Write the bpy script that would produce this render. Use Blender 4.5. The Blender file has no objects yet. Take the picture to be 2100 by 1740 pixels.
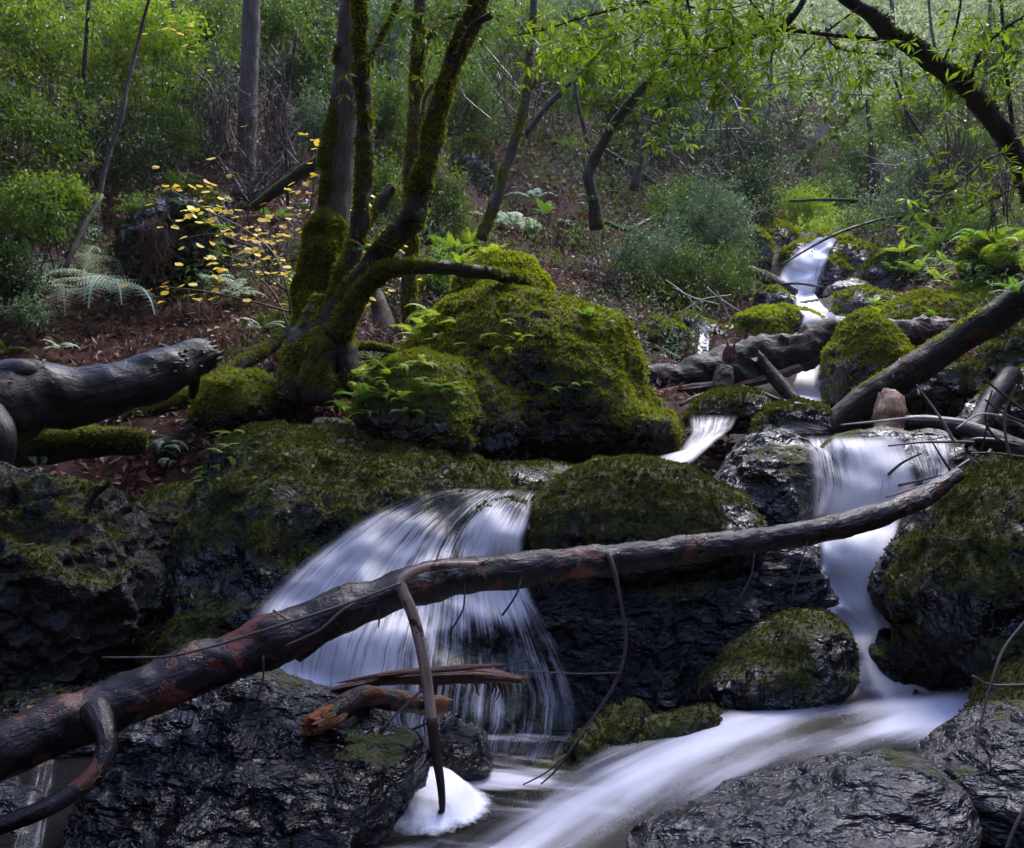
import bpy, bmesh, math
import numpy as np
from mathutils import Vector
from mathutils.bvhtree import BVHTree

rng = np.random.default_rng(11)
SC = bpy.context.scene
COL = SC.collection
F, CX, CY, CZ = 1800.0, 1050.0, 870.0, 1.6      # focal length and centre of the survey grid, eye height


def P(u, v, d):
    return np.array([(u - CX) / F * d, d, CZ + (CY - v) / F * d])


def PP(pts):
    return np.array([P(*p) for p in pts])


# ---------------------------------------------------------------- noise
def _hash(ix, iy, iz, seed):
    h = (ix.astype(np.uint32) * np.uint32(374761393) + iy.astype(np.uint32) * np.uint32(668265263)
         + iz.astype(np.uint32) * np.uint32(2147483647 - 1274126177 % 2147483647) + np.uint32(seed * 144665 % 4294967291))
    h = (h ^ (h >> np.uint32(13))) * np.uint32(1274126177)
    h = h ^ (h >> np.uint32(16))
    h = h * np.uint32(2246822519)
    h = h ^ (h >> np.uint32(15))
    return h.astype(np.float64) / 4294967295.0


def vnoise(p, seed=0):
    f = np.floor(p)
    t = p - f
    t = t * t * t * (t * (t * 6 - 15) + 10)
    i = f.astype(np.int64) & 0xffffffff
    r = 0
    for dx in (0, 1):
        wx = t[:, 0] if dx else 1 - t[:, 0]
        for dy in (0, 1):
            wy = t[:, 1] if dy else 1 - t[:, 1]
            for dz in (0, 1):
                wz = t[:, 2] if dz else 1 - t[:, 2]
                r = r + wx * wy * wz * _hash((i[:, 0] + dx) & 0xffffffff, (i[:, 1] + dy) & 0xffffffff,
                                             (i[:, 2] + dz) & 0xffffffff, seed)
    return r * 2 - 1


def fbm(p, octv=4, seed=0, ridge=False):
    p = np.asarray(p, dtype=np.float64)
    a, s, r = 1.0, 1.0, 0
    for k in range(octv):
        n = vnoise(p * s + k * 17.31, seed + k)
        if ridge:
            n = 1 - 2 * np.abs(n)
        r = r + a * n
        a *= 0.5
        s *= 2.03
    return r


def nrm(v):
    return v / np.maximum(np.linalg.norm(v, axis=-1, keepdims=True), 1e-9)


def sstep(a, b, x):
    t = np.clip((x - a) / (b - a), 0, 1)
    return t * t * (3 - 2 * t)


# ---------------------------------------------------------------- mesh and object helpers
class Geo:
    def __init__(s):
        s.V, s.T, s.A, s.U, s.n = [], [], {}, [], 0

    def add(s, V, T, uv=None, **attrs):
        V = np.asarray(V, float).reshape(-1, 3)
        T = np.asarray(T, int).reshape(-1, 3)
        s.V.append(V)
        s.T.append(T + s.n)
        s.U.append(np.zeros((len(V), 2)) if uv is None else uv)
        for k in set(list(s.A) + list(attrs)):
            if k not in s.A:
                s.A[k] = [np.zeros(s.n)]
            a = attrs.get(k, 0.0)
            s.A[k].append(np.broadcast_to(np.asarray(a, float), (len(V),)).copy())
        s.n += len(V)
        return s

    def arr(s):
        return np.concatenate(s.V), np.concatenate(s.T)


SOLID = []


def mesh_from(name, V, T, uv=None, attrs=None, smooth=True):
    me = bpy.data.meshes.new(name)
    V = np.ascontiguousarray(V, dtype=np.float32)
    T = np.ascontiguousarray(T, dtype=np.int32)
    me.vertices.add(len(V))
    me.vertices.foreach_set('co', V.ravel())
    me.loops.add(len(T) * 3)
    me.loops.foreach_set('vertex_index', T.ravel())
    me.polygons.add(len(T))
    me.polygons.foreach_set('loop_start', np.arange(0, len(T) * 3, 3, dtype=np.int32))
    me.polygons.foreach_set('loop_total', np.full(len(T), 3, dtype=np.int32))
    me.polygons.foreach_set('use_smooth', np.full(len(T), bool(smooth)))
    me.update(calc_edges=True)
    if uv is not None:
        l = me.uv_layers.new(name='UVMap')
        l.data.foreach_set('uv', np.ascontiguousarray(uv[T.ravel()], dtype=np.float32).ravel())
    for k, a in (attrs or {}).items():
        at = me.attributes.new(k, 'FLOAT', 'POINT')
        at.data.foreach_set('value', np.ascontiguousarray(a, dtype=np.float32))
    return me


def tag(o, label=None, cat=None, group=None, kind=None):
    if label:
        o['label'] = label
    if cat:
        o['category'] = cat
    if group:
        o['group'] = group
    if kind:
        o['kind'] = kind
    return o


def put(name, g, mat, parent=None, origin=None, smooth=True, solid=False, uv=False):
    V, T = g.arr()
    U = np.concatenate(g.U) if uv else None
    A = {k: np.concatenate(a) for k, a in g.A.items()}
    if solid:
        SOLID.append((V, T))
    if parent is not None:
        o0 = np.array(parent['base_xyz'])
    elif origin is not None:
        o0 = np.asarray(origin, float)
    else:
        o0 = np.array([V[:, 0].mean(), V[:, 1].mean(), V[:, 2].min()])
    me = mesh_from(name, V - o0, T, U, A, smooth)
    me.materials.append(mat)
    o = bpy.data.objects.new(name, me)
    COL.objects.link(o)
    o['base_xyz'] = [float(x) for x in o0]
    if parent is not None:
        o.parent = parent
    else:
        o.location = o0
    return o


def empty(name, loc, label, cat, group=None):
    o = bpy.data.objects.new(name, None)
    o.empty_display_size = 0.1
    COL.objects.link(o)
    o.location = [float(x) for x in loc]
    o['base_xyz'] = [float(x) for x in loc]
    return tag(o, label, cat, group)


_ico = {}


def ico(n):
    if n not in _ico:
        bm = bmesh.new()
        bmesh.ops.create_icosphere(bm, subdivisions=n, radius=1)
        V = np.array([v.co[:] for v in bm.verts])
        T = np.array([[v.index for v in f.verts] for f in bm.faces])
        bm.free()
        _ico[n] = (nrm(V), T)
    return _ico[n]


def vnormals(V, T):
    fn = np.cross(V[T[:, 1]] - V[T[:, 0]], V[T[:, 2]] - V[T[:, 0]])
    N = np.zeros_like(V)
    for k in range(3):
        for c in range(3):
            N[:, c] += np.bincount(T[:, k], weights=fn[:, c], minlength=len(V))
    return nrm(N)


def resample(pts, n, closed=False):
    """Catmull-Rom through control rows, n samples spaced by length (all columns carried)."""
    pts = np.asarray(pts, float)
    if len(pts) == 2:
        t = np.linspace(0, 1, n)[:, None]
        return pts[0] * (1 - t) + pts[1] * t
    a = np.vstack([2 * pts[0] - pts[1], pts, 2 * pts[-1] - pts[-2]])
    out = []
    for i in range(1, len(a) - 2):
        t = np.linspace(0, 1, 24, endpoint=False)[:, None]
        p0, p1, p2, p3 = a[i - 1], a[i], a[i + 1], a[i + 2]
        out.append(0.5 * (2 * p1 + (p2 - p0) * t + (2 * p0 - 5 * p1 + 4 * p2 - p3) * t ** 2
                          + (3 * p1 - p0 - 3 * p2 + p3) * t ** 3))
    out = np.vstack(out + [pts[-1:]])
    L = np.r_[0, np.cumsum(np.linalg.norm(np.diff(out[:, :3], axis=0), axis=1))]
    s = np.linspace(0, L[-1], n)
    return np.stack([np.interp(s, L, out[:, k]) for k in range(out.shape[1])], axis=1)


def tube(g, path, rad, sides=10, step=0.05, rough=0.0, rscale=6.0, seed=0, cap=True, moss=None, flat=1.0, jag=0.0):
    """A tapering limb along path (world points); rad per control point."""
    path = np.asarray(path, float)
    rad = np.broadcast_to(np.asarray(rad, float), (len(path),))
    L = np.sum(np.linalg.norm(np.diff(path, axis=0), axis=1))
    n = max(4, int(L / step) + 2)
    q = resample(np.c_[path, rad], n)
    C, R = q[:, :3], np.maximum(q[:, 3], 0.0006)
    D = nrm(np.gradient(C, axis=0))
    up = np.array([0, 0, 1.0]) if abs(D[0, 2]) < 0.9 else np.array([0, 1.0, 0])
    X = nrm(np.cross(up, D[0]))
    Xs = []
    for i in range(n):
        X = nrm(X - D[i] * np.dot(X, D[i]))
        Xs.append(X)
    Xs = np.array(Xs)
    Ys = np.cross(D, Xs)
    a = np.linspace(0, 2 * np.pi, sides, endpoint=False)
    dirs = Xs[:, None, :] * np.cos(a)[None, :, None] + Ys[:, None, :] * np.sin(a)[None, :, None] * flat
    rr = R[:, None] * np.ones(sides)[None, :]
    V = C[:, None, :] + dirs * rr[..., None]
    if rough > 0:
        nz = fbm(V.reshape(-1, 3) * rscale, 4, seed).reshape(n, sides)
        V = V + dirs * (nz * rough * np.minimum(R[:, None] * 3, 1) * 1.0)[..., None]
    if jag > 0:
        V[-1] += D[-1] * (rng.uniform(-1, 1, sides) * jag)[:, None]
        V[0] += D[0] * (rng.uniform(-1, 1, sides) * jag)[:, None]
    i = np.arange(n - 1)[:, None]
    j = np.arange(sides)[None, :]
    j2 = (j + 1) % sides
    A, B, Cc, Dd = i * sides + j, i * sides + j2, (i + 1) * sides + j2, (i + 1) * sides + j
    T = np.concatenate([np.stack([A, B, Cc], -1).reshape(-1, 3), np.stack([A, Cc, Dd], -1).reshape(-1, 3)])
    Vf = V.reshape(-1, 3)
    s = np.linspace(0, L, n)
    uv = np.stack([np.broadcast_to(np.abs(a / np.pi - 1)[None, :] * np.pi * R.mean(), (n, sides)),
                   np.broadcast_to(s[:, None], (n, sides))], -1).reshape(-1, 2)
    if cap:
        k = len(Vf)
        Vf = np.vstack([Vf, C[:1] + D[0] * rad[0] * 0.0, C[-1:] - D[-1] * jag])
        jj = np.arange(sides)
        T = np.vstack([T, np.stack([np.full(sides, k), (jj + 1) % sides, jj], -1),
                       np.stack([np.full(sides, k + 1), (n - 1) * sides + jj, (n - 1) * sides + (jj + 1) % sides], -1)])
        uv = np.vstack([uv, uv[:2]])
    m = np.zeros(len(Vf)) if moss is None else moss(Vf, vnormals(Vf, T))
    g.add(Vf, T, uv, moss=m, rnd=rng.random())
    return Vf, T


def leafset(g, pos, d, n, L, w=0.3, fold=0.15, belly=0.42, rnd=None):
    """Lance leaves: base, two shoulders, tip."""
    N = len(pos)
    d = nrm(d)
    n = nrm(n - d * np.sum(n * d, 1, keepdims=True))
    s = np.cross(d, n)
    L = np.broadcast_to(np.asarray(L, float), (N,))[:, None]
    b = pos
    m = pos + d * L * belly
    W = L * w * 0.5
    l = m + s * W + n * W * fold * 2
    r = m - s * W + n * W * fold * 2
    t = pos + d * L - n * L * 0.08
    V = np.stack([b, l, t, r], 1).reshape(-1, 3)
    k = np.arange(N)[:, None] * 4
    T = np.concatenate([k + np.array([[0, 2, 1]]), k + np.array([[0, 3, 2]])])
    if rnd is None:
        rnd = rng.random(N)
    g.add(V, T, rnd=np.repeat(rnd, 4))


def rand_dir(N):
    return nrm(rng.normal(size=(N, 3)))


# ---------------------------------------------------------------- materials
def new_mat(name):
    m = bpy.data.materials.new(name)
    m.use_nodes = True
    nt = m.node_tree
    nt.nodes.clear()
    out = nt.nodes.new('ShaderNodeOutputMaterial')
    return m, nt, out


class NB:
    def __init__(s, nt):
        s.nt = nt

    def n(s, t, **k):
        x = s.nt.nodes.new(t)
        for a, b in k.items():
            setattr(x, a, b)
        return x

    def l(s, a, b):
        s.nt.links.new(a, b)

    def val(s, sock, v):
        if hasattr(v, 'is_linked') or isinstance(v, bpy.types.NodeSocket):
            s.l(v, sock)
        else:
            sock.default_value = v

    def pos(s):
        return s.n('ShaderNodeNewGeometry').outputs['Position']

    def attr(s, name):
        return s.n('ShaderNodeAttribute', attribute_name=name).outputs['Fac']

    def noise(s, vec, scale, detail=4, rough=0.55, dist=0.0):
        x = s.n('ShaderNodeTexNoise')
        s.l(vec, x.inputs['Vector'])
        x.inputs['Scale'].default_value = scale
        x.inputs['Detail'].default_value = detail
        x.inputs['Roughness'].default_value = rough
        x.inputs['Distortion'].default_value = dist
        return x.outputs['Fac']

    def voro(s, vec, scale, feature='F1'):
        x = s.n('ShaderNodeTexVoronoi', feature=feature)
        s.l(vec, x.inputs['Vector'])
        x.inputs['Scale'].default_value = scale
        return x.outputs['Distance']

    def mapv(s, vec, scale=(1, 1, 1), rot=(0, 0, 0)):
        x = s.n('ShaderNodeMapping')
        s.l(vec, x.inputs['Vector'])
        x.inputs['Scale'].default_value = scale
        x.inputs['Rotation'].default_value = rot
        return x.outputs['Vector']

    def math(s, op, a, b=0.0, c=None, clamp=False):
        x = s.n('ShaderNodeMath', operation=op, use_clamp=clamp)
        s.val(x.inputs[0], a)
        s.val(x.inputs[1], b)
        if c is not None:
            s.val(x.inputs[2], c)
        return x.outputs[0]

    def ramp(s, fac, stops, interp='LINEAR'):
        x = s.n('ShaderNodeValToRGB')
        x.color_ramp.interpolation = interp
        el = x.color_ramp.elements
        while len(el) < len(stops):
            el.new(0.5)
        for e, (p, c) in zip(el, stops):
            e.position = p
            e.color = (*c, 1) if not np.isscalar(c) else (c, c, c, 1)
        s.l(fac, x.inputs['Fac'])
        return x.outputs['Color']

    def mix(s, fac, a, b):
        x = s.n('ShaderNodeMix', data_type='RGBA')
        s.val(x.inputs[0], fac)
        for sock, v in ((x.inputs[6], a), (x.inputs[7], b)):
            if isinstance(v, tuple):
                sock.default_value = (*v, 1)
            else:
                s.l(v, sock)
        return x.outputs[2]

    def bump(s, h, strength, dist, normal=None):
        x = s.n('ShaderNodeBump')
        s.l(h, x.inputs['Height'])
        x.inputs['Strength'].default_value = strength
        x.inputs['Distance'].default_value = dist
        if normal is not None:
            s.l(normal, x.inputs['Normal'])
        return x.outputs['Normal']

    def prin(s, color, rough, normal=None, spec=0.5):
        x = s.n('ShaderNodeBsdfPrincipled')
        for sock, v in ((x.inputs['Base Color'], color), (x.inputs['Roughness'], rough)):
            if isinstance(v, tuple):
                sock.default_value = (*v, 1)
            elif isinstance(v, (int, float)):
                sock.default_value = v
            else:
                s.l(v, sock)
        x.inputs['Specular IOR Level'].default_value = spec
        if normal is not None:
            s.l(normal, x.inputs['Normal'])
        return x


def moss_nodes(b, pos, k=1.0):
    f = b.noise(pos, 3.5, 4)
    g = b.noise(pos, 70, 3)
    c1 = b.ramp(f, [(p_, tuple(x * k for x in c_)) for p_, c_ in [(0.3, (0.05, 0.066, 0.005)), (0.5, (0.135, 0.165, 0.010)), (0.72, (0.24, 0.265, 0.014))]])
    return b.mix(b.ramp(g, [(0.3, 0.0), (0.7, 1.0)]), c1, (0.035, 0.038, 0.004))


def rock_mat(name, cols, rough=(0.16, 0.42), bump=1.0, strat=(1, 1, 1), rot=(0, 0, 0), pale=None, mk=1.0):
    m, nt, out = new_mat(name)
    b = NB(nt)
    pos = b.pos()
    sp = b.mapv(pos, strat, rot)
    n1 = b.noise(sp, 2.6, 9, 0.66, 0.2)
    n2 = b.noise(sp, 12, 8, 0.66, 0.2)
    col = b.ramp(n1, [(0.28, cols[0]), (0.5, cols[1]), (0.72, cols[2])])
    col = b.mix(b.ramp(n2, [(0.42, 0.0), (0.62, 0.65)]), col, cols[0])
    if pale:
        n4 = b.noise(sp, 5.5, 9, 0.74, 0.5)
        col = b.mix(b.ramp(n4, [(0.58, 0.0), (0.68, 0.8)]), col, pale)
    wob = b.n('ShaderNodeVectorMath', operation='MULTIPLY_ADD')
    nt_ = b.n('ShaderNodeTexNoise')
    b.l(sp, nt_.inputs['Vector'])
    nt_.inputs['Scale'].default_value = 5.0
    nt_.inputs['Detail'].default_value = 5
    b.l(nt_.outputs['Color'], wob.inputs[0])
    wob.inputs[1].default_value = (0.16, 0.16, 0.16)
    b.l(sp, wob.inputs[2])
    vp = wob.outputs[0]
    h = b.math('ADD', b.math('MULTIPLY', b.noise(sp, 9, 4, 0.55), 1.1), b.math('MULTIPLY', b.voro(vp, 6), 0.7))
    h = b.math('ADD', h, b.math('MULTIPLY', b.voro(vp, 15), 0.14))
    h = b.math('ADD', h, b.math('MULTIPLY', b.noise(sp, 40, 3, 0.6), 0.10))
    ma = b.attr('moss')
    mf = b.math('ADD', ma, b.math('MULTIPLY', b.math('SUBTRACT', b.noise(pos, 16, 5, 0.7), 0.5), 0.9))
    mf = b.ramp(mf, [(0.42, 0.0), (0.56, 1.0)])
    mh = b.noise(pos, 95, 3, 0.7)
    c = b.mix(mf, col, moss_nodes(b, pos, mk))
    rr = b.ramp(b.noise(sp, 7, 4), [(0.35, rough[0]), (0.65, rough[1])])
    rr = b.mix(mf, rr, (0.95, 0.95, 0.95))
    nn = b.bump(h, bump, 0.11)
    nn = b.bump(b.math('MULTIPLY', mh, mf), 0.8, 0.02, nn)
    p = b.prin(c, rr, nn, 0.5)
    b.l(p.outputs[0], out.inputs[0])
    return m


M = {}
M['rock'] = rock_mat('wet_dark_rock', [(0.003, 0.003, 0.004), (0.008, 0.008, 0.010), (0.022, 0.022, 0.027)], (0.2, 0.42), 1.0)
M['rock_strata'] = rock_mat('foliated_wet_rock', [(0.003, 0.003, 0.004), (0.007, 0.0072, 0.010), (0.02, 0.021, 0.027)],
                            (0.17, 0.38), 1.0, (1.0, 1.6, 2.4), (0.2, 0.5, 0.2), None, 0.45)
M['rock_dark'] = rock_mat('wet_rock_with_dark_moss', [(0.003, 0.003, 0.004), (0.008, 0.008, 0.010), (0.022, 0.022, 0.027)], (0.2, 0.42), 1.0, mk=0.42)
M['rock_earth'] = rock_mat('dark_earthy_rock', [(0.003, 0.003, 0.003), (0.008, 0.007, 0.0065), (0.02, 0.017, 0.015)], (0.6, 0.9), 0.9, mk=0.4)
M['rock_grey'] = rock_mat('damp_grey_rock', [(0.008, 0.008, 0.009), (0.03, 0.03, 0.033), (0.085, 0.083, 0.09)], (0.28, 0.5), 1.0,
                          (0.7, 1.2, 2.6), (0.1, 0.5, 0.3), (0.4, 0.38, 0.39), 0.5)


def bark_mat(name, c0, c1, c2, rough=0.6, ridges=(60, 5), bump=0.8, patch=None, patch_lo=0.6, dist=0.02):
    m, nt, out = new_mat(name)
    b = NB(nt)
    pos = b.pos()
    uv = b.n('ShaderNodeTexCoord').outputs['UV']
    su = b.mapv(uv, (ridges[0], ridges[1], 1))
    r = b.noise(su, 1.0, 5, 0.6, 0.6)
    n1 = b.noise(pos, 6, 6, 0.6)
    col = b.ramp(b.math('ADD', b.math('MULTIPLY', r, 0.6), b.math('MULTIPLY', n1, 0.4)),
                 [(0.34, c0), (0.5, c1), (0.66, c2)])
    rg = b.ramp(b.noise(pos, 9, 4), [(0.35, max(rough - 0.18, 0.08)), (0.65, rough + 0.12)])
    pf = None
    if patch:
        pf = b.ramp(b.noise(pos, 6.5, 6, 0.62, 0.4), [(patch_lo, 0.0), (patch_lo + 0.018, 1.0)])
        pc = b.ramp(b.noise(pos, 14, 4), [(0.3, tuple(x * 0.45 for x in patch)), (0.7, patch)])
        col = b.mix(pf, col, pc)
    ma = b.attr('moss')
    mf = b.math('ADD', ma, b.math('MULTIPLY', b.math('SUBTRACT', b.noise(pos, 14, 5, 0.7), 0.5), 0.9))
    mf = b.ramp(mf, [(0.42, 0.0), (0.55, 1.0)])
    col = b.mix(mf, col, moss_nodes(b, pos))
    rg = b.mix(mf, rg, (0.95, 0.95, 0.95))
    h = b.math('ADD', r, b.math('MULTIPLY', b.noise(pos, 40, 6, 0.65), 0.5))
    if patch:
        h = b.math('ADD', h, b.math('MULTIPLY', pf, -0.5))
    nn = b.bump(h, bump, dist)
    nn = b.bump(b.math('MULTIPLY', b.noise(pos, 90, 3, 0.7), mf), 0.8, 0.02, nn)
    p = b.prin(col, rg, nn, 0.35)
    b.l(p.outputs[0], out.inputs[0])
    return m


M['bark_grey'] = bark_mat('furrowed_grey_bark', (0.03, 0.024, 0.022), (0.13, 0.11, 0.10), (0.24, 0.21, 0.195), 0.8, (75, 6), 1.0, dist=0.03)
M['bark_dark'] = bark_mat('dark_damp_bark', (0.008, 0.007, 0.006), (0.022, 0.019, 0.016), (0.05, 0.042, 0.036), 0.65, (40, 6))
M['bark_brown'] = bark_mat('weathered_brown_bark', (0.02, 0.015, 0.012), (0.06, 0.048, 0.04), (0.12, 0.1, 0.085), 0.8, (50, 8))
M['log_wet'] = bark_mat('wet_flaking_log_bark', (0.003, 0.0018, 0.0022), (0.010, 0.0058, 0.0065), (0.028, 0.017, 0.0175), 0.33, (34, 9), 0.9,
                        (0.14, 0.04, 0.022), 0.54, 0.012)
M['log_black'] = bark_mat('charred_wet_log', (0.002, 0.0014, 0.0015), (0.005, 0.0033, 0.0034), (0.013, 0.008, 0.0075), 0.6, (45, 5), 1.0,
                          (0.07, 0.02, 0.010), 0.56, 0.03)
M['log_smooth'] = bark_mat('barkless_dark_log', (0.005, 0.0045, 0.0048), (0.013, 0.0115, 0.013), (0.03, 0.026, 0.029), 0.45, (22, 4), 0.8,
                           (0.07, 0.052, 0.042), 0.64, 0.012)
M['wood_red'] = bark_mat('split_red_wood', (0.016, 0.004, 0.003), (0.06, 0.013, 0.009), (0.12, 0.03, 0.018), 0.5, (90, 4), 1.0)
M['wood_rust'] = bark_mat('rotten_rust_wood', (0.02, 0.008, 0.005), (0.085, 0.03, 0.014), (0.19, 0.075, 0.03), 0.7, (60, 5), 1.0)
M['wood_orange'] = bark_mat('raw_orange_wood', (0.08, 0.025, 0.008), (0.24, 0.085, 0.026), (0.42, 0.17, 0.06), 0.6, (120, 5), 1.0)
M['wood_pale'] = bark_mat('pale_barkless_stick', (0.10, 0.06, 0.045), (0.28, 0.2, 0.15), (0.5, 0.4, 0.32), 0.5, (60, 3), 0.4,
                          (0.10, 0.045, 0.03), 0.58, 0.008)
M['wood_char'] = bark_mat('dark_stick', (0.012, 0.007, 0.006), (0.035, 0.02, 0.016), (0.08, 0.04, 0.03), 0.45, (60, 4), 0.5)
M['twig'] = bark_mat('bare_twig', (0.03, 0.022, 0.02), (0.075, 0.055, 0.05), (0.13, 0.1, 0.09), 0.6, (60, 4), 0.2)
M['twig_pale'] = bark_mat('bleached_twig', (0.18, 0.16, 0.15), (0.34, 0.31, 0.3), (0.5, 0.47, 0.45), 0.7, (60, 4), 0.2)


def leaf_mat(name, c0, c1, c2, transl=0.35, rough=0.4, spec=0.35):
    m, nt, out = new_mat(name)
    b = NB(nt)
    r = b.attr('rnd')
    col = b.ramp(r, [(0.0, c0), (0.55, c1), (1.0, c2)])
    p = b.prin(col, rough, None, spec)
    t = b.n('ShaderNodeBsdfTranslucent')
    tc = b.mix(0.5, col, (c2[0] * 1.3, c2[1] * 1.3, c2[2]))
    b.l(tc, t.inputs['Color'])
    x = b.n('ShaderNodeMixShader')
    x.inputs[0].default_value = transl
    b.l(p.outputs[0], x.inputs[1])
    b.l(t.outputs[0], x.inputs[2])
    b.l(x.outputs[0], out.inputs[0])
    return m


M['leaf_bright'] = leaf_mat('fresh_green_leaf', (0.06, 0.12, 0.006), (0.14, 0.25, 0.010), (0.28, 0.42, 0.02), 0.5, 0.4)
M['leaf_fresh'] = leaf_mat('young_green_leaf', (0.025, 0.065, 0.006), (0.085, 0.165, 0.010), (0.2, 0.3, 0.02), 0.4, 0.38)
M['leaf_mid'] = leaf_mat('green_leaf', (0.016, 0.045, 0.006), (0.055, 0.12, 0.010), (0.14, 0.23, 0.02), 0.35, 0.5)
M['leaf_dark'] = leaf_mat('dark_green_leaf', (0.008, 0.024, 0.007), (0.024, 0.06, 0.014), (0.06, 0.115, 0.022), 0.25, 0.5)
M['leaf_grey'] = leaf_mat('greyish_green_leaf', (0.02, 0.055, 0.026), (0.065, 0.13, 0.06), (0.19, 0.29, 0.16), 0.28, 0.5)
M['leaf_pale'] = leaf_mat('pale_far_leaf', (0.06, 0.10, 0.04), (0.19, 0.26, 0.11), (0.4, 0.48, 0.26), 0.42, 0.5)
M['leaf_yellow'] = leaf_mat('autumn_yellow_leaf', (0.66, 0.42, 0.02), (0.84, 0.62, 0.045), (0.92, 0.76, 0.10), 0.3, 0.5)
M['leaf_litter'] = leaf_mat('dead_brown_leaf', (0.045, 0.016, 0.013), (0.12, 0.045, 0.034), (0.26, 0.14, 0.11), 0.1, 0.55)
M['fern_green'] = leaf_mat('polypody_green', (0.06, 0.15, 0.012), (0.12, 0.27, 0.018), (0.2, 0.38, 0.03), 0.4, 0.5)
M['fern_lime'] = leaf_mat('lime_fern_green', (0.16, 0.27, 0.012), (0.26, 0.4, 0.016), (0.36, 0.5, 0.03), 0.45, 0.5)
M['fern_pale'] = leaf_mat('silvery_fern_green', (0.22, 0.32, 0.22), (0.4, 0.52, 0.38), (0.58, 0.68, 0.54), 0.3, 0.5)
M['fern_dark'] = leaf_mat('sword_fern_green', (0.015, 0.045, 0.018), (0.03, 0.08, 0.03), (0.06, 0.13, 0.045), 0.25, 0.42)
M['fern_dead'] = leaf_mat('withered_frond_brown', (0.035, 0.018, 0.012), (0.09, 0.05, 0.033), (0.19, 0.115, 0.075), 0.1, 0.8)
M['moss'] = leaf_mat('moss_shoots', (0.05, 0.068, 0.005), (0.15, 0.185, 0.010), (0.31, 0.35, 0.018), 0.33, 0.8, 0.2)
M['moss_bright'] = leaf_mat('bright_moss_shoots', (0.10, 0.13, 0.006), (0.23, 0.29, 0.01), (0.38, 0.45, 0.02), 0.35, 0.8, 0.2)
M['moss_dark'] = leaf_mat('dark_moss_shoots', (0.014, 0.017, 0.002), (0.042, 0.05, 0.004), (0.12, 0.135, 0.008), 0.25, 0.8, 0.2)


def ground_mat():
    m, nt, out = new_mat('forest_floor')
    b = NB(nt)
    pos = b.pos()
    n1 = b.noise(pos, 9, 7, 0.7)
    n2 = b.noise(pos, 1.1, 4)
    lit = b.ramp(n1, [(0.3, (0.016, 0.007, 0.006)), (0.5, (0.06, 0.024, 0.018)), (0.7, (0.13, 0.058, 0.045))])
    grn = b.ramp(n1, [(0.3, (0.012, 0.016, 0.005)), (0.7, (0.06, 0.075, 0.014))])
    c = b.mix(b.ramp(n2, [(0.5, 0.0), (0.64, 0.85)]), lit, grn)
    wet = b.attr('wet')
    rk = b.ramp(b.noise(pos, 6, 6, 0.65), [(0.3, (0.0015, 0.0015, 0.002)), (0.7, (0.006, 0.006, 0.0075))])
    c = b.mix(wet, c, rk)
    ro = b.mix(wet, (0.9, 0.9, 0.9), (0.7, 0.7, 0.7))
    h = b.math('ADD', n1, b.math('MULTIPLY', b.noise(pos, 45, 4, 0.7), 0.5))
    p = b.prin(c, ro, b.bump(h, 0.9, 0.06), 0.12)
    b.l(p.outputs[0], out.inputs[0])
    return m


M['ground'] = ground_mat()


def water_mat(name, streak=(46, 1.9), lo=0.40, hi=0.63, col=(0.92, 0.91, 0.97), film=0.035, wts=(0.40, 0.25, 0.35), bump=0.25):
    """Silky falling water: white strands with clear gaps, over a thin glossy film."""
    m, nt, out = new_mat(name)
    b = NB(nt)
    uv = b.n('ShaderNodeTexCoord').outputs['UV']
    a1 = b.noise(b.mapv(uv, (streak[0], streak[1], 1)), 1.0, 4, 0.55, 0.25)
    a2 = b.noise(b.mapv(uv, (streak[0] * 3.2, streak[1] * 1.4, 1)), 1.0, 2, 0.5)
    a3 = b.noise(b.mapv(uv, (streak[0] * 0.24, streak[1] * 2.2, 1)), 1.0, 4, 0.6, 0.3)
    s = b.math('ADD', b.math('MULTIPLY', a1, wts[0]), b.math('ADD', b.math('MULTIPLY', a2, wts[1]), b.math('MULTIPLY', a3, wts[2])))
    d = b.attr('dens')
    x = b.math('ADD', s, b.math('SUBTRACT', d, 0.5))
    al = b.ramp(x, [(lo, 0.0), (hi, 1.0)], 'EASE')
    al = b.math('MULTIPLY', al, b.attr('edge'))
    df = b.prin(col, 0.55, b.bump(s, bump, 0.03), 0.4)
    df.inputs['Subsurface Weight'].default_value = 0.0
    tl = b.n('ShaderNodeBsdfTranslucent')
    tl.inputs['Color'].default_value = (*col, 1)
    wm = b.n('ShaderNodeMixShader')
    wm.inputs[0].default_value = 0.35
    b.l(df.outputs[0], wm.inputs[1])
    b.l(tl.outputs[0], wm.inputs[2])
    tr = b.n('ShaderNodeBsdfTransparent')
    gl = b.n('ShaderNodeBsdfGlossy')
    gl.inputs['Roughness'].default_value = 0.4
    b.l(b.bump(s, bump * 2, 0.04), gl.inputs['Normal'])
    fm = b.n('ShaderNodeMixShader')
    b.l(b.math('MULTIPLY', b.attr('edge'), film), fm.inputs[0])
    b.l(tr.outputs[0], fm.inputs[1])
    b.l(gl.outputs[0], fm.inputs[2])
    mx = b.n('ShaderNodeMixShader')
    b.l(al, mx.inputs[0])
    b.l(fm.outputs[0], mx.inputs[1])
    b.l(wm.outputs[0], mx.inputs[2])
    b.l(mx.outputs[0], out.inputs[0])
    return m


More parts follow.
